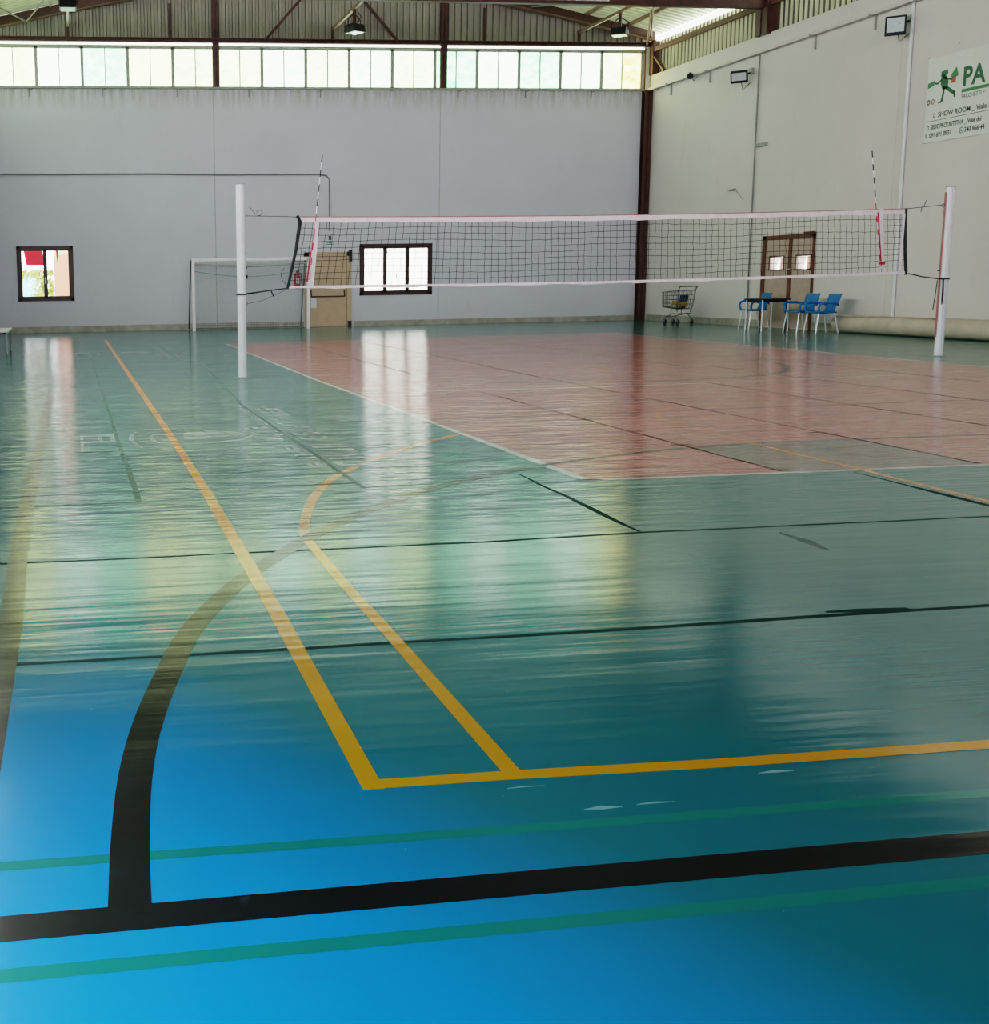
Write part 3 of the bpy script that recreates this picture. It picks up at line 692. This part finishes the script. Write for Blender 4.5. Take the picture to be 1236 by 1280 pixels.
def btext(txt, y, z, size, mat, bold=0, sx=1.0, slant=0.0):
    cu = bpy.data.curves.new('banner_text', 'FONT'); cu.body = txt; cu.size = size; cu.extrude = .0005; cu.offset = bold; cu.shear = slant
    t = bpy.data.objects.new('tmp_text', cu); C.objects.link(t)
    dg = bpy.context.evaluated_depsgraph_get(); me = bpy.data.meshes.new_from_object(t.evaluated_get(dg))
    bpy.data.objects.remove(t)
    # text x -> world -y, text y -> world z
    for v in me.vertices: v.co = Vector((LXB - v.co.z, y - v.co.x * sx, z + v.co.y))
    me.name = 'banner_text'; me.materials.clear(); me.materials.append(M[mat])
    o = bpy.data.objects.new('banner_text', me); C.objects.link(o); o.parent = bn; o.matrix_parent_inverse = Matrix.Translation(-bn.location)
    return o
# runner
bpoly([(21.42, 5.20), (21.26, 5.22), (21.24, 5.14), (21.34, 5.10), (21.43, 5.11)], 'b_green')
bpoly([(21.42, 5.12), (21.30, 5.12), (21.22, 4.98), (21.24, 4.86), (21.36, 4.84), (21.42, 4.95)], 'b_green')
bline([(21.36, 5.08), (21.2, 5.02), (21.12, 5.02)], .035, 'b_green'); bline([(21.4, 5.05), (21.5, 4.98), (21.58, 5.0)], .035, 'b_green')
bline([(21.28, 4.88), (21.15, 4.80), (21.03, 4.73)], .07, 'b_green'); bline([(21.33, 4.9), (21.34, 4.76), (21.37, 4.62)], .055, 'b_green')
bline([(21.37, 4.62), (21.46, 4.61)], .035, 'b_green'); bline([(21.05, 4.75), (21.04, 4.66)], .035, 'b_green')
bpoly([(21.58, 5.06), (21.77, 5.02), (21.77, 4.92), (21.60, 4.96)], 'b_lgreen')
bpoly([(21.16, 5.10), (21.03, 5.23), (20.97, 5.05), (21.15, 5.04)], 'b_lgreen'); bpoly([(21.15, 5.05), (21.03, 5.05), (21.03, 4.94), (21.15, 4.93)], 'b_red')
for y, mt in ((21.72, 'b_txt'), (21.60, 'b_red')):
    m = MB(); P = [(math.cos(t), math.sin(t)) for t in [2 * PI * i / 16 for i in range(16)]]
    m.add([(LXB, y + a * .045, 4.65 + b * .055) for a, b in P] + [(LXB, y + a * .022, 4.65 + b * .03) for a, b in P], [(i, (i + 1) % 16, (i + 1) % 16 + 16, i + 16) for i in range(16)]).build('printed_shape', M[mt], bn)
btext('PA', 20.86, 4.83, .50, 'b_green', .012, .95)
bline([(20.86, 4.74), (17.6, 4.745)], .06, 'b_lgreen')
btext('SACCHETTI P', 20.86, 4.60, .105, 'b_txt', 0, .92)
btext('SHOW ROOM _ Viale S', 21.44, 4.335, .135, 'b_txt', .002, .98)
btext('SEDE PRODUTTIVA _ Viale del', 21.62, 4.115, .125, 'b_txt', .002, .80)
btext('091 691 0937', 21.64, 3.955, .125, 'b_txt', .002, .85)
btext('340 866 44', 20.72, 3.955, .13, 'b_txt', .002, .85)
bline([(21.75, 4.275), (17.6, 4.29)], .010, 'b_txt')
for y, z in ((21.54, 4.38), (21.69, 4.15)):
    m = MB(); P = [(math.cos(t), math.sin(t)) for t in [2 * PI * i / 12 for i in range(12)]]
    m.add([(LXB, y + a * .03, z + b * .045) for a, b in P] + [(LXB, y + a * .018, z + b * .03) for a, b in P], [(i, (i + 1) % 12, (i + 1) % 12 + 12, i + 12) for i in range(12)]).build('printed_shape', M['b_txt'], bn)
bline([(21.73, 4.05), (21.73, 3.98), (21.69, 3.95)], .02, 'b_txt')
m = MB(); P = [(math.cos(t), math.sin(t)) for t in [2 * PI * i / 16 for i in range(16)]]
m.add([(LXB, 20.79 + a * .055, 4.0 + b * .06) for a, b in P] + [(LXB, 20.79 + a * .043, 4.0 + b * .048) for a, b in P], [(i, (i + 1) % 16, (i + 1) % 16 + 16, i + 16) for i in range(16)]).build('printed_shape', M['b_txt'], bn)
bline([(20.81, 4.02), (20.80, 3.99), (20.77, 3.98)], .015, 'b_txt')
for y, z in ((21.78, 5.52), (21.0, 5.66), (21.78, 3.87)):
    MB().lathe([(0, -.012), (.014, -.008), (.014, .008), (0, .012)], (BX - .02, y, z), 8).build('eyelet', M['alu'], bn)

# ---- fire extinguisher
fe = empty('fire_extinguisher', (6.50, HY - .14, 1.12), 'red fire extinguisher hung on the far wall beside the goal', 'extinguisher')
MB().lathe([(0, 0), (.085, .01), (.09, .05), (.09, .38), (.07, .44), (.03, .47), (.0, .47)], n=16).build('cylinder_body', M['red_e'], fe)
vv = MB().lathe([(0, .47), (.028, .47), (.028, .52), (0, .52)], n=10).bar((-.02, 0, .52), (.12, 0, .55), .02).build('valve', M['dark'], fe)
MB().tube([(.03, -.01, .5), (.12, -.03, .42), (.12, -.04, .15)], .012, 6).build('hose', M['dark'], vv)
MB().box((-.05, -.095, .15), (.05, -.088, .3)).build('printed_panel', M['paper'], fe)
MB().box((-.03, .09, .3), (.03, .14, .36)).build('bracket', M['dark'], fe)

# ---- football goal
g = empty('football_goal', (4.9, 32.3, 0), 'small white football goal with netting against the far wall', 'goal', world=True)
gx0, gx1, gy0, gz = 3.36, 6.60, 31.95, 2.0
for x in (gx0, gx1): MB().box((x - .04, gy0 - .04, 0), (x + .04, gy0 + .04, gz)).build('goal_post', M['whitepaint'], g, .006)
MB().box((gx0 + .04, gy0 - .04, gz - .08), (gx1 - .04, gy0 + .04, gz)).build('crossbar', M['whitepaint'], g, .006)
for x in (gx0 - .03, gx1 - .02):
    MB().tube([(x, gy0 + .04, gz - .03), (x, gy0 + .35, gz - .1), (x - .02, gy0 + .9, .03)], .02, 8).build('stay', M['pipe_g' if x > 5 else 'dark'], g)
MB().tube([(gx0, gy0 + .9, .03), (gx1, gy0 + .9, .03)], .015, 6).build('ground_bar', M['pipe_g'], g)
m = MB()
def gpt(u, v):                 # u across, v down from crossbar over the back
    sag = .22 * math.sin(PI * u) * (1 - v) * min(1, v * 5)
    if v < .2: y = gy0 + .05 + v / .2 * .35; z = gz - .06 - v / .2 * .28 * 1.0
    else: y = gy0 + .4 + (v - .2) / .8 * .5; z = (gz - .34) * (1 - (v - .2) / .8)
    return Vector((gx0 + (gx1 - gx0) * u, y, max(.01, z - sag)))
for i in range(41): m.tube([gpt(i / 40, k / 12) for k in range(13)], .0035, 3, False)
for k in range(27): m.tube([gpt(i / 16, k / 26) for i in range(17)], .0035, 3, False)
m.build('goal_net', M['net_w'], g)
MB().tube([gpt(i / 16, .2) for i in range(17)], .009, 5).tube([(4.85, gy0 + .42, 1.45), (4.86, gy0 + .45, 1.1)], .012, 4).build('net_rope', M['net_g'], g)
MB().tube([gpt(i / 16, .07) + Vector((0, 0, .06 * 0)) for i in range(17)], .03, 5).build('net_hem', M['joint'], g)

# ---- volleyball posts
def vpost(x, y, top, label, rz, lean=0):
    e = empty('volleyball_post', (x, y, 0), label, 'post', 'volleyball posts', rz=rz)
    w = .058
    prof = [(w, -.02), (w, .02), (.04, .045), (.012, w), (.012, w - .012), (-.012, w - .012), (-.012, w), (-.04, .045), (-w, .02), (-w, -.02), (-.04, -.045), (-.012, -w), (-.012, -w + .012), (.012, -w + .012), (.012, -w), (.04, -.045)]
    MB().prism(prof, 'z', 0, top).build('upright', M['whitepaint'], e)
    MB().box((-.062, -.05, top), (.062, .05, top + .012)).build('top_cap', M['grey_fr'], e, .004)
    MB().lathe([(.0, .0), (.105, .0), (.105, .006), (.065, .012)], n=20).build('floor_plate', M['grey_fr'], e)
    return e
pl_ = vpost(2.325, 15.78, 2.63, 'white volleyball post at the left end of the net', 0)
pr_ = vpost(13.345, 16.29, 2.57, 'white volleyball post at the right end of the net', -.40)
MB().box((-.066, -.035, .3), (-.060, .035, 2.5)).build('edge_strip', M['pink'], pr_)
for z in (2.22, 1.02): MB().tube([(.062 + .02 * math.cos(t), 0, z + .02 * math.sin(t)) for t in [2 * PI * i / 12 for i in range(12)]], .004, 6, closed=True).build('eye_hook', M['steel'], pl_)
MB().box((.055, -.02, 1.36), (.085, .02, 1.41)).build('cleat', M['dark'], pl_); MB().box((.055, -.01, 1.50), (.08, .01, 1.515)).build('cleat', M['dark'], pl_); MB().box((.055, -.01, 1.70), (.07, .01, 1.715)).build('cleat', M['dark'], pl_)
MB().tube([(.0 + .03 * math.cos(t) - .075, 0, 2.30 + .025 * math.sin(t)) for t in [2 * PI * i / 12 for i in range(12)]], .005, 6, closed=True).build('eye_hook', M['steel'], pr_)
MB().box((-.1, -.015, 1.31), (-.06, .015, 1.33)).build('cleat', M['dark'], pr_)

# ---- net
def NP(x): return 15.82 + (x - 3.15) * (16.26 - 15.82) / (12.6 - 3.15)
TL, BL_, TR, BR_ = Vector((3.15, 0, 2.18)), Vector((2.99, 0, 1.22)), Vector((12.6, 0, 2.24)), Vector((12.70, 0, 1.28))
def npt(u, v, off=0):           # u 0..1 left to right, v 0 top .. 1 bottom
    k = max(0, 1 - u * 3.2)
    t = TL + (TR - TL) * u; b = Vector((3.13, 0, 1.22)) + (Vector((12.66, 0, 1.28)) - Vector((3.13, 0, 1.22))) * u
    p = t + (b - t) * v
    p.x += -.14 * k * v
    p.z -= .035 * math.sin(PI * u) 
    return Vector((p.x, NP(p.x) + off, p.z))
net = empty('volleyball_net', (7.8, 16.03, 0), 'long white-edged volleyball net with black mesh hung between the posts', 'net', world=True)
m = MB(); rr = random.Random(5); NU, NV = 94, 10
jx = [[Vector((rr.uniform(-.005, .005), rr.uniform(-.008, .008), rr.uniform(-.005, .005) - .012 * math.sin(i * .21 + j * .3))) * (1 if 0 < j < NV else .2) for j in range(NV + 1)] for i in range(NU + 1)]
G = [[npt(i / NU, .05 + .92 * j / NV) + jx[i][j] for j in range(NV + 1)] for i in range(NU + 1)]
for i in range(NU + 1): m.tube(G[i], .0032, 4, False)
for j in range(NV + 1): m.tube([G[i][j] for i in range(NU + 1)], .0032, 4, False)
m.build('net_mesh', M['cord'], net)
def tape(v0, v1, name, mat):
    q = MB(); n = 60; vs = []
    for o in (-.006, .006):
        for i in range(n + 1):
            w = .006 * math.sin(i * 1.1) + .004 * math.sin(i * 2.7)
            a = npt(i / n, v0, o); b = npt(i / n, v1, o); b.z += w; vs += [a, b]
    k = 2 * (n + 1); fs = []
    for i in range(n):
        fs += [(2 * i, 2 * i + 1, 2 * i + 3, 2 * i + 2), (k + 2 * i, k + 2 * i + 2, k + 2 * i + 3, k + 2 * i + 1), (2 * i, 2 * i + 2, k + 2 * i + 2, k + 2 * i), (2 * i + 1, k + 2 * i + 1, k + 2 * i + 3, 2 * i + 3)]
    q.add(vs, fs); return q.build(name, M[mat], net)
tape(-.005, .065, 'top_tape', 'band'); tape(.965, 1.005, 'bottom_tape', 'band')
MB().tube([npt(i / 40, -.012) for i in range(41)], .006, 5).build('top_cord', M['pink'], net)
MB().tube([Vector((TL.x - .03, NP(TL.x), TL.z + .03)), Vector((TL.x + .01, NP(3.1), 2.13)), Vector((3.10, NP(3.1), 1.75)), Vector((2.975, NP(3), 1.21))], [.02, .026, .022, .018], 8).build('side_band', M['dark'], net)
MB().tube([npt(1, 0) + Vector((0, 0, .02)), npt(1, .3) + Vector((-.01, 0, 0)), npt(1, .7), npt(1, 1) + Vector((.02, 0, -.02))], .022, 8).build('side_band', M['dark'], net)
MB().tube([(2.40, 15.79, 2.21), (2.9, 15.81, 2.20), (3.13, 15.82, 2.19)], .004, 6).build('tension_cable', M['dark'], net)
MB().tube([(12.6, 16.26, 2.25), (13.1, 16.28, 2.295), (13.28, 16.29, 2.31)], .005, 6).build('tension_cable', M['dark'], net)
MB().tube([(2.56, 15.79, 2.21), (2.60, 15.78, 2.215), (2.63, 15.77, 2.25), (2.60, 15.77, 2.29), (2.55, 15.77, 2.27), (2.53, 15.77, 2.23), (2.45, 15.78, 2.33)], .004, 5).build('cable_tail', M['dark'], net)
MB().tube([(12.86, 16.27, 2.2), (12.87, 16.27, 2.27), (12.9, 16.26, 2.3), (12.94, 16.27, 2.38)], .005, 5).build('cable_tail', M['dark'], net)
MB().tube([(2.40, 15.78, 1.155), (2.6, 15.79, 1.18), (2.8, 15.80, 1.205), (2.985, 15.81, 1.22)], [.014, .009, .008, .009], 6).tube([(2.74, 15.79, 1.19), (2.76, 15.79, 1.14), (2.78, 15.79, 1.11)], .008, 5).tube([(2.99, 15.81, 1.24), (2.90, 15.8, 1.33), (2.88, 15.8, 1.42), (2.93, 15.8, 1.5)], .004, 5).build('lower_strap', M['dark'], net)
MB().tube([(2.41, 15.78, 1.02), (2.62, 15.79, 1.06), (2.95, 15.81, 1.20)], .004, 5).build('lower_cord', M['steel'], net)
MB().tube([(12.72, 16.26, 1.28), (12.95, 16.28, 1.23), (13.25, 16.29, 1.19)], .009, 6).tube([(13.22, 16.27, 1.17), (13.19, 16.26, .9), (13.17, 16.26, .72)], .007, 5).tube([(13.27, 16.21, 1.18), (13.27, 16.20, .95), (13.265, 16.20, .80)], [.012, .014, .008], 5).build('lower_strap', M['dark'], net)
def ringstrap(cx_, cy_, z, r, name='post_strap'):
    MB().tube([(cx_ + r * math.cos(t), cy_ + r * math.sin(t), z) for t in [2 * PI * i / 14 for i in range(14)]], .012, 6, closed=True).build(name, M['dark'], net)
ringstrap(2.325, 15.78, 1.15, .066); ringstrap(13.345, 16.29, 1.19, .07)
# antennas
def antenna(b, t, label, tilt_red):
    e = empty('net_antenna', (b.x, b.y, b.z), label, 'antenna', 'antennas at the net sides', world=True)
    n = 18; d = t - b
    for k in range(n):
        a = b + d * (k / n); c = b + d * ((k + 1) / n); upper = k / n > .5
        mat = ('cord' if k % 2 else 'whitepaint') if upper else ('redst' if k % 2 else 'whitepaint')
        MB().tube([a, c], .0075 if upper else .006, 6).build('rod_segment', M[mat], e)
    return e
A1 = npt(.028, 1.0, -.03); 
antenna(Vector((3.27, NP(3.27) - .04, 1.24)), Vector((3.47, NP(3.47) - .04, 3.02)), 'red and white antenna on the left side of the net', 0)
antenna(Vector((12.20, NP(12.2) - .04, 1.38)), Vector((11.93, NP(12) - .04, 3.10)), 'red and white antenna on the right side of the net', 0)
def sleeve(b, t, w, label):
    q = MB().bar(b, t, w, .012, up=(0, 1, 0)).build('antenna_sleeve', M['band'], net)
sl = [((3.31, NP(3.31) - .02, 1.22), (3.405, NP(3.4) - .02, 2.17), .055), ((12.24, NP(12.2) - .02, 1.36), (12.16, NP(12.1) - .02, 2.26), .055), ((12.55, NP(12.5) - .02, 1.34), (12.56, NP(12.5) - .02, 2.18), .03)]
for b, t, w in sl: MB().bar(b, t, w, .012, up=(0, 1, 0)).build('antenna_sleeve', M['band'], net)
MB().bar((3.245, NP(3.2) - .035, 1.30), (3.30, NP(3.3) - .035, 1.72), .022, .01, up=(0, 1, 0)).bar((3.32, NP(3.3) - .035, 1.72), (3.36, NP(3.3) - .035, 2.1), .02, .01, up=(0, 1, 0)).build('red_strap', M['redst'], net)
MB().bar((12.215, NP(12.2) - .035, 1.40), (12.10, NP(12.1) - .035, 2.2), .015, .01, up=(0, 1, 0)).box((12.18, NP(12.2) - .06, 1.42), (12.26, NP(12.2) - .03, 1.46)).build('red_strap', M['redst'], net)

# ---- blue armchairs
def chair_parts(e):
    # faces -x locally; seat depth along x
    def grid(f, nu, nv, th, name, mat):
        m = MB(); vs = []
        for s in (0, 1):
            for i in range(nu + 1):
                for j in range(nv + 1): vs.append(f(i / nu, j / nv, s * th))
        k = (nu + 1) * (nv + 1); fs = []
        for i in range(nu):
            for j in range(nv):
                a = i * (nv + 1) + j; q = (a, a + 1, a + nv + 2, a + nv + 1)
                fs.append(q); fs.append(tuple(x + k for x in q[::-1]))
        def edge(l):
            for a, b in zip(l, l[1:]): fs.append((a, b, b + k, a + k))
        edge([i * (nv + 1) for i in range(nu + 1)]); edge([i * (nv + 1) + nv for i in range(nu + 1)]); edge(list(range(nv + 1))); edge([nu * (nv + 1) + j for j in range(nv + 1)])
        m.add(vs, fs, True); return m.build(name, M[mat], e)
    grid(lambda u, v, t: Vector((-.24 + .46 * u, (-.23 + .46 * v) * (1 - .08 * u), .44 + t - .02 * math.sin(PI * u) * math.sin(PI * v))), 8, 8, .03, 'seat', 'blue')
    grid(lambda u, v, t: Vector((.20 + .13 * u + t - .03 * (2 * v - 1) ** 2, (-.20 + .40 * v) * (1 + .12 * u - .22 * math.sin(PI * min(1, u * 1.6))), .46 + .40 * u)), 10, 8, .022, 'backrest', 'blue')
    for s in (-1, 1):
        MB().tube([(-.20, s * .25, .45), (-.23, s * .27, .56), (-.20, s * .28, .64), (-.12, s * .285, .665), (.08, s * .28, .66), (.20, s * .25, .64), (.25, s * .20, .60)], [.026, .026, .028, .03, .03, .026, .02], 8).build('armrest', M['blue'], e)
        MB().tube([(-.19, s * .21, .44), (-.25, s * .235, 0)], [.016, .014], 8).build('leg', M['alu'], e)
        MB().tube([(.18, s * .20, .44), (.27, s * .225, 0)], [.016, .014], 8).build('leg', M['alu'], e)
ch0 = empty('armchair', (16.45, 23.64, 0), 'blue plastic armchair nearest the rolled mat', 'chair', 'blue armchairs by the double door', rz=-.06)
chair_parts(ch0)
for (x, y, rz, lab) in ((16.45, 24.38, .05, 'blue plastic armchair right of the table, left of its twin'), (16.47, 26.22, -.06, 'blue plastic armchair standing left of the dark table')):
    c = copy_tree(ch0); c.location = (x, y, 0); c.rotation_euler = (0, 0, rz); c['label'] = lab
# ---- table
tb = empty('table', (16.1, 25.12, 0), 'small dark-topped table with metal legs beside the blue chairs', 'table')
MB().box((-.36, -.36, .715), (.36, .36, .745)).build('tabletop', M['dark'], tb, .006)
MB().box((-.32, -.32, .67), (.32, .32, .715)).build('table_frame', M['dark'], tb)
for sx in (-1, 1):
    for sy in (-1, 1): MB().tube([(sx * .315, sy * .315, .715), (sx * .325, sy * .325, 0)], .019, 8).build('leg', M['alu'], tb)

# ---- shopping trolley
ct = empty('shopping_trolley', (16.30, 29.45, 0), 'wire shopping trolley by the right wall near the brown corner post', 'trolley', rz=.12)
K = 1.0
def cpt(u, y, t):     # basket: u -1..1 across, y 0 (handle side) .. 1 (nose), t 0 bottom .. 1 top
    w = (.26 - .07 * y) * (1 - .10 * (1 - t)); z = .42 + .05 * y + (.50 - .10 * y) * t if True else 0
    return Vector((w * u, -.30 + .78 * y + .10 * (1 - t) * (1 - y), z))
m = MB()
for i in range(9):
    m.tube([cpt(-1, i / 8, 1), cpt(-1, i / 8, 0), cpt(1, i / 8, 0), cpt(1, i / 8, 1)], .006, 4, False)
for i in range(9):
    u = -1 + i / 4
    m.tube([cpt(u, 0, 1), cpt(u, 0, 0), cpt(u, 1, 0), cpt(u, 1, 1)], .006, 4, False)
for t in (0, .25, .5, .75): m.tube([cpt(-1, 0, t), cpt(1, 0, t), cpt(1, 1, t), cpt(-1, 1, t)], .006, 4, False, True)
m.build('basket', M['steel'], ct)
MB().tube([cpt(-1, 0, 1), cpt(1, 0, 1), cpt(1, 1, 1), cpt(-1, 1, 1)], .009, 6, closed=True).build('basket_rim', M['steel'], ct)
MB().tube([(-.25, -.30, .90), (-.27, -.40, 1.02), (.27, -.40, 1.02), (.25, -.30, .90)], .013, 8).build('handle', M['dark'], ct)
for s in (-1, 1):
    MB().tube([(s * .26, -.36, 1.0), (s * .24, -.26, .5), (s * .20, -.22, .34)], .012, 6).build('upright', M['steel'], ct)
MB().tube([(-.22, -.28, .14), (-.20, -.1, .30), (-.12, .42, .20), (.12, .42, .20), (.20, -.1, .30), (.22, -.28, .14)], .013, 6).tube([(-.21, -.25, .3), (.21, -.25, .3)], .011, 6).tube([(-.16, .1, .3), (-.16, .1, .42)], .01, 6).tube([(.16, .1, .3), (.16, .1, .42)], .01, 6).build('chassis', M['steel'], ct)
MB().poly([(-.13, -.20, .62), (.13, -.20, .62), (.13, -.22, .80), (-.13, -.22, .80)]).build('child_seat_flap', M['ball_b'], ct)
for x, y in ((-.22, -.28), (.22, -.28), (-.13, .40), (.13, .40)):
    w = MB(); P = [2 * PI * k / 16 for k in range(16)]
    cf = MB().box((x - .024, y - .03, .06), (x + .024, y + .03, .145)).build('caster_fork', M['steel'], ct)
    w.prism([(y + .062 * math.cos(t), .062 + .062 * math.sin(t)) for t in P], 'x', x - .016, x + .016).build('wheel', M['dark'], cf)
def ball(loc, mats, label, rot):
    e = empty('volleyball', loc, label, 'ball', 'balls in the shopping trolley')
    e.rotation_euler = rot
    r = .105; parts = [MB(), MB(), MB()]; nu, nv = 24, 16
    for i in range(nu):
        for j in range(nv):
            def S(a, b):
                t = 2 * PI * a / nu; p = PI * b / nv
                return (r * math.sin(p) * math.cos(t), r * math.sin(p) * math.sin(t), r * math.cos(p))
            k = (i // 4 + (1 if j > 7 else 0)) % 3
            parts[k].add([S(i, j), S(i + 1, j), S(i + 1, j + 1), S(i, j + 1)], [(0, 1, 2, 3)], True)
    for q, mm in zip(parts, mats): q.build('ball_panel', M[mm], e)
    return e
R3 = Matrix.Rotation(.12, 3, 'Z'); base = Vector((16.30, 29.45, 0))
def ci(x, y, z): return base + R3 @ Vector((x, y, z))
ball(ci(.105, -.03, .535), ('ball_y', 'ball_y', 'ball_b'), 'yellow and dark ball on the right in the shopping trolley', (.5, .3, .2))
ball(ci(-.115, -.03, .54), ('ball_y', 'ball_w', 'ball_y'), 'yellow and white ball on the left in the shopping trolley', (1.2, .1, 1))
ball(ci(-.0, .19, .55), ('ball_w', 'ball_y', 'ball_w'), 'pale ball at the nose end of the shopping trolley', (.2, 1.1, .5))

# ---- rolled mat along the right wall
def roll():
    e = empty('rolled_mat', (16.9, 21.5, 0), 'long beige rolled-up floor mat lying along the right wall', 'mat', world=True)
    m = MB(); pts = []; rs = []; r = random.Random(4)
    y = 23.75
    while y > 12:
        rs.append(.195 + r.uniform(-.004, .004) - .03 * max(0, (y - 23.4))); pts.append((16.955 + r.uniform(-.004, .004), y, .197)); y -= .4
    m.tube(pts, rs, 24, False); m.build('outer_sheet', M['carpet'], e)
    sp = []
    for i in range(90): 
        t = i * .25; rr_ = .19 - .0019 * i
        sp.append((16.955 + rr_ * math.cos(t), 23.76, .197 + rr_ * math.sin(t)))
    MB().tube(sp, .003, 4).build('spiral_edge', M['carpet_d'], e)
    MB().tube([(16.955, 23.74, .197), (16.955, 23.73, .197)], .18, 20).build('roll_end', M['carpet'], e)
    MB().poly([(17.13, 23.5, .30), (16.80, 23.5, .36), (16.86, 20.6, .385), (17.13, 20.4, .39)]).build('loose_flap', M['carpet'], e)
    return e
roll()

# ---- bench at the left edge
bt = empty('bench', (-1.62, 23.5, 0), 'white-topped bench with metal legs at the left edge', 'bench')
MB().box((-.75, -.75, .43), (.38, .75, .47)).build('bench_top', M['whitepaint'], bt, .006)
for x in (-.68, .33):
    for y in (-.68, .68): MB().tube([(x, y, 0), (x, y, .43)], .018, 8).build('leg', M['grey_fr'], bt)
for y in (-.68, .68): MB().tube([(-.68, y, .2), (.33, y, .42)], .012, 6).build('brace', M['dark'], bt)
bg = empty('white_bag', (-1.75, 23.35, .47), 'white bag lying on the bench at the left edge', 'bag')
MB().lathe([(0, 0), (.22, .0), (.26, .05), (.2, .12), (.08, .16), (0, .165)], n=18).build('bag_body', M['banner'], bg)
MB().tube([(-.1, 0, .14), (-.05, 0, .22), (.05, 0, .22), (.1, 0, .14)], .012, 6).build('bag_handle', M['paper'], bg)

# ================================================================ CAMERA
yaw, pitch, roll_, F, CX, CY = .126387, .147525, -.016718, 1431.83, 276.59, 567.345
f = Vector((math.sin(yaw) * math.cos(pitch), math.cos(yaw) * math.cos(pitch), -math.sin(pitch)))
r = Vector((math.cos(yaw), -math.sin(yaw), 0)); u = r.cross(f)
r2 = r * math.cos(roll_) + u * math.sin(roll_); u2 = -r * math.sin(roll_) + u * math.cos(roll_)
cam = bpy.data.cameras.new('camera'); co = bpy.data.objects.new('camera', cam); C.objects.link(co)
co.matrix_world = Matrix(((r2.x, u2.x, -f.x, 0), (r2.y, u2.y, -f.y, 0), (r2.z, u2.z, -f.z, H), (0, 0, 0, 1)))
cam.sensor_fit = 'HORIZONTAL'; cam.sensor_width = 36; cam.lens = F / 1236 * 36
cam.shift_x = (618 - CX) / 1236; cam.shift_y = (CY - 640) / 1236
cam.clip_start = .05; cam.clip_end = 200
bpy.context.scene.camera = co

# ================================================================ LIGHT
w = bpy.data.worlds.new('world'); bpy.context.scene.world = w; w.use_nodes = True
bg_ = w.node_tree.nodes['Background']; bg_.inputs[0].default_value = (.86, .93, 1, 1); bg_.inputs[1].default_value = 6.0
def area(name, loc, target, sx, sy, power, col):
    l = bpy.data.lights.new(name, 'AREA'); l.shape = 'RECTANGLE'; l.size = sx; l.size_y = sy; l.energy = power; l.color = col
    o = bpy.data.objects.new(name, l); C.objects.link(o); o.location = loc
    d = Vector(target) - Vector(loc); o.rotation_euler = d.to_track_quat('-Z', 'Y').to_euler(); return o
sun = bpy.data.lights.new('sun', 'SUN'); sun.energy = 16.0; sun.angle = .01; so = bpy.data.objects.new('sun', sun); C.objects.link(so)
so.rotation_euler = Vector((-.35, .75, -1)).to_track_quat('-Z', 'Y').to_euler()
area('left_clerestory_fill', (LX + .25, 19, 7.3), (14, 20, 4.0), 24, 1.0, 1150, (1, .955, .90))  # lamp added at the unseen left clerestory to brighten the right wall
area('near_left_blue_fill', (LX + .15, .9, 1.0), (-.3, 1.9, 0), 1.4, 1.5, 350, (.22, .84, 1.0))  # blue lamp added out of view for the near-left floor; no doorway there
a3 = area('near_end_fill', (7, FY + .3, 6.0), (9, 33, 4.5), 16, 3, 320, (.92, .86, 1)); a3.data.spread = 1.1  # unseen fill added behind the camera, spread narrowed to favour the walls
vs_ = bpy.context.scene.view_settings; vs_.view_transform = 'Filmic'; vs_.look = 'High Contrast'; vs_.exposure = .25
cy_ = bpy.context.scene.cycles
cy_.use_denoising = True; cy_.max_bounces = 8; cy_.diffuse_bounces = 4; cy_.sample_clamp_indirect = 8
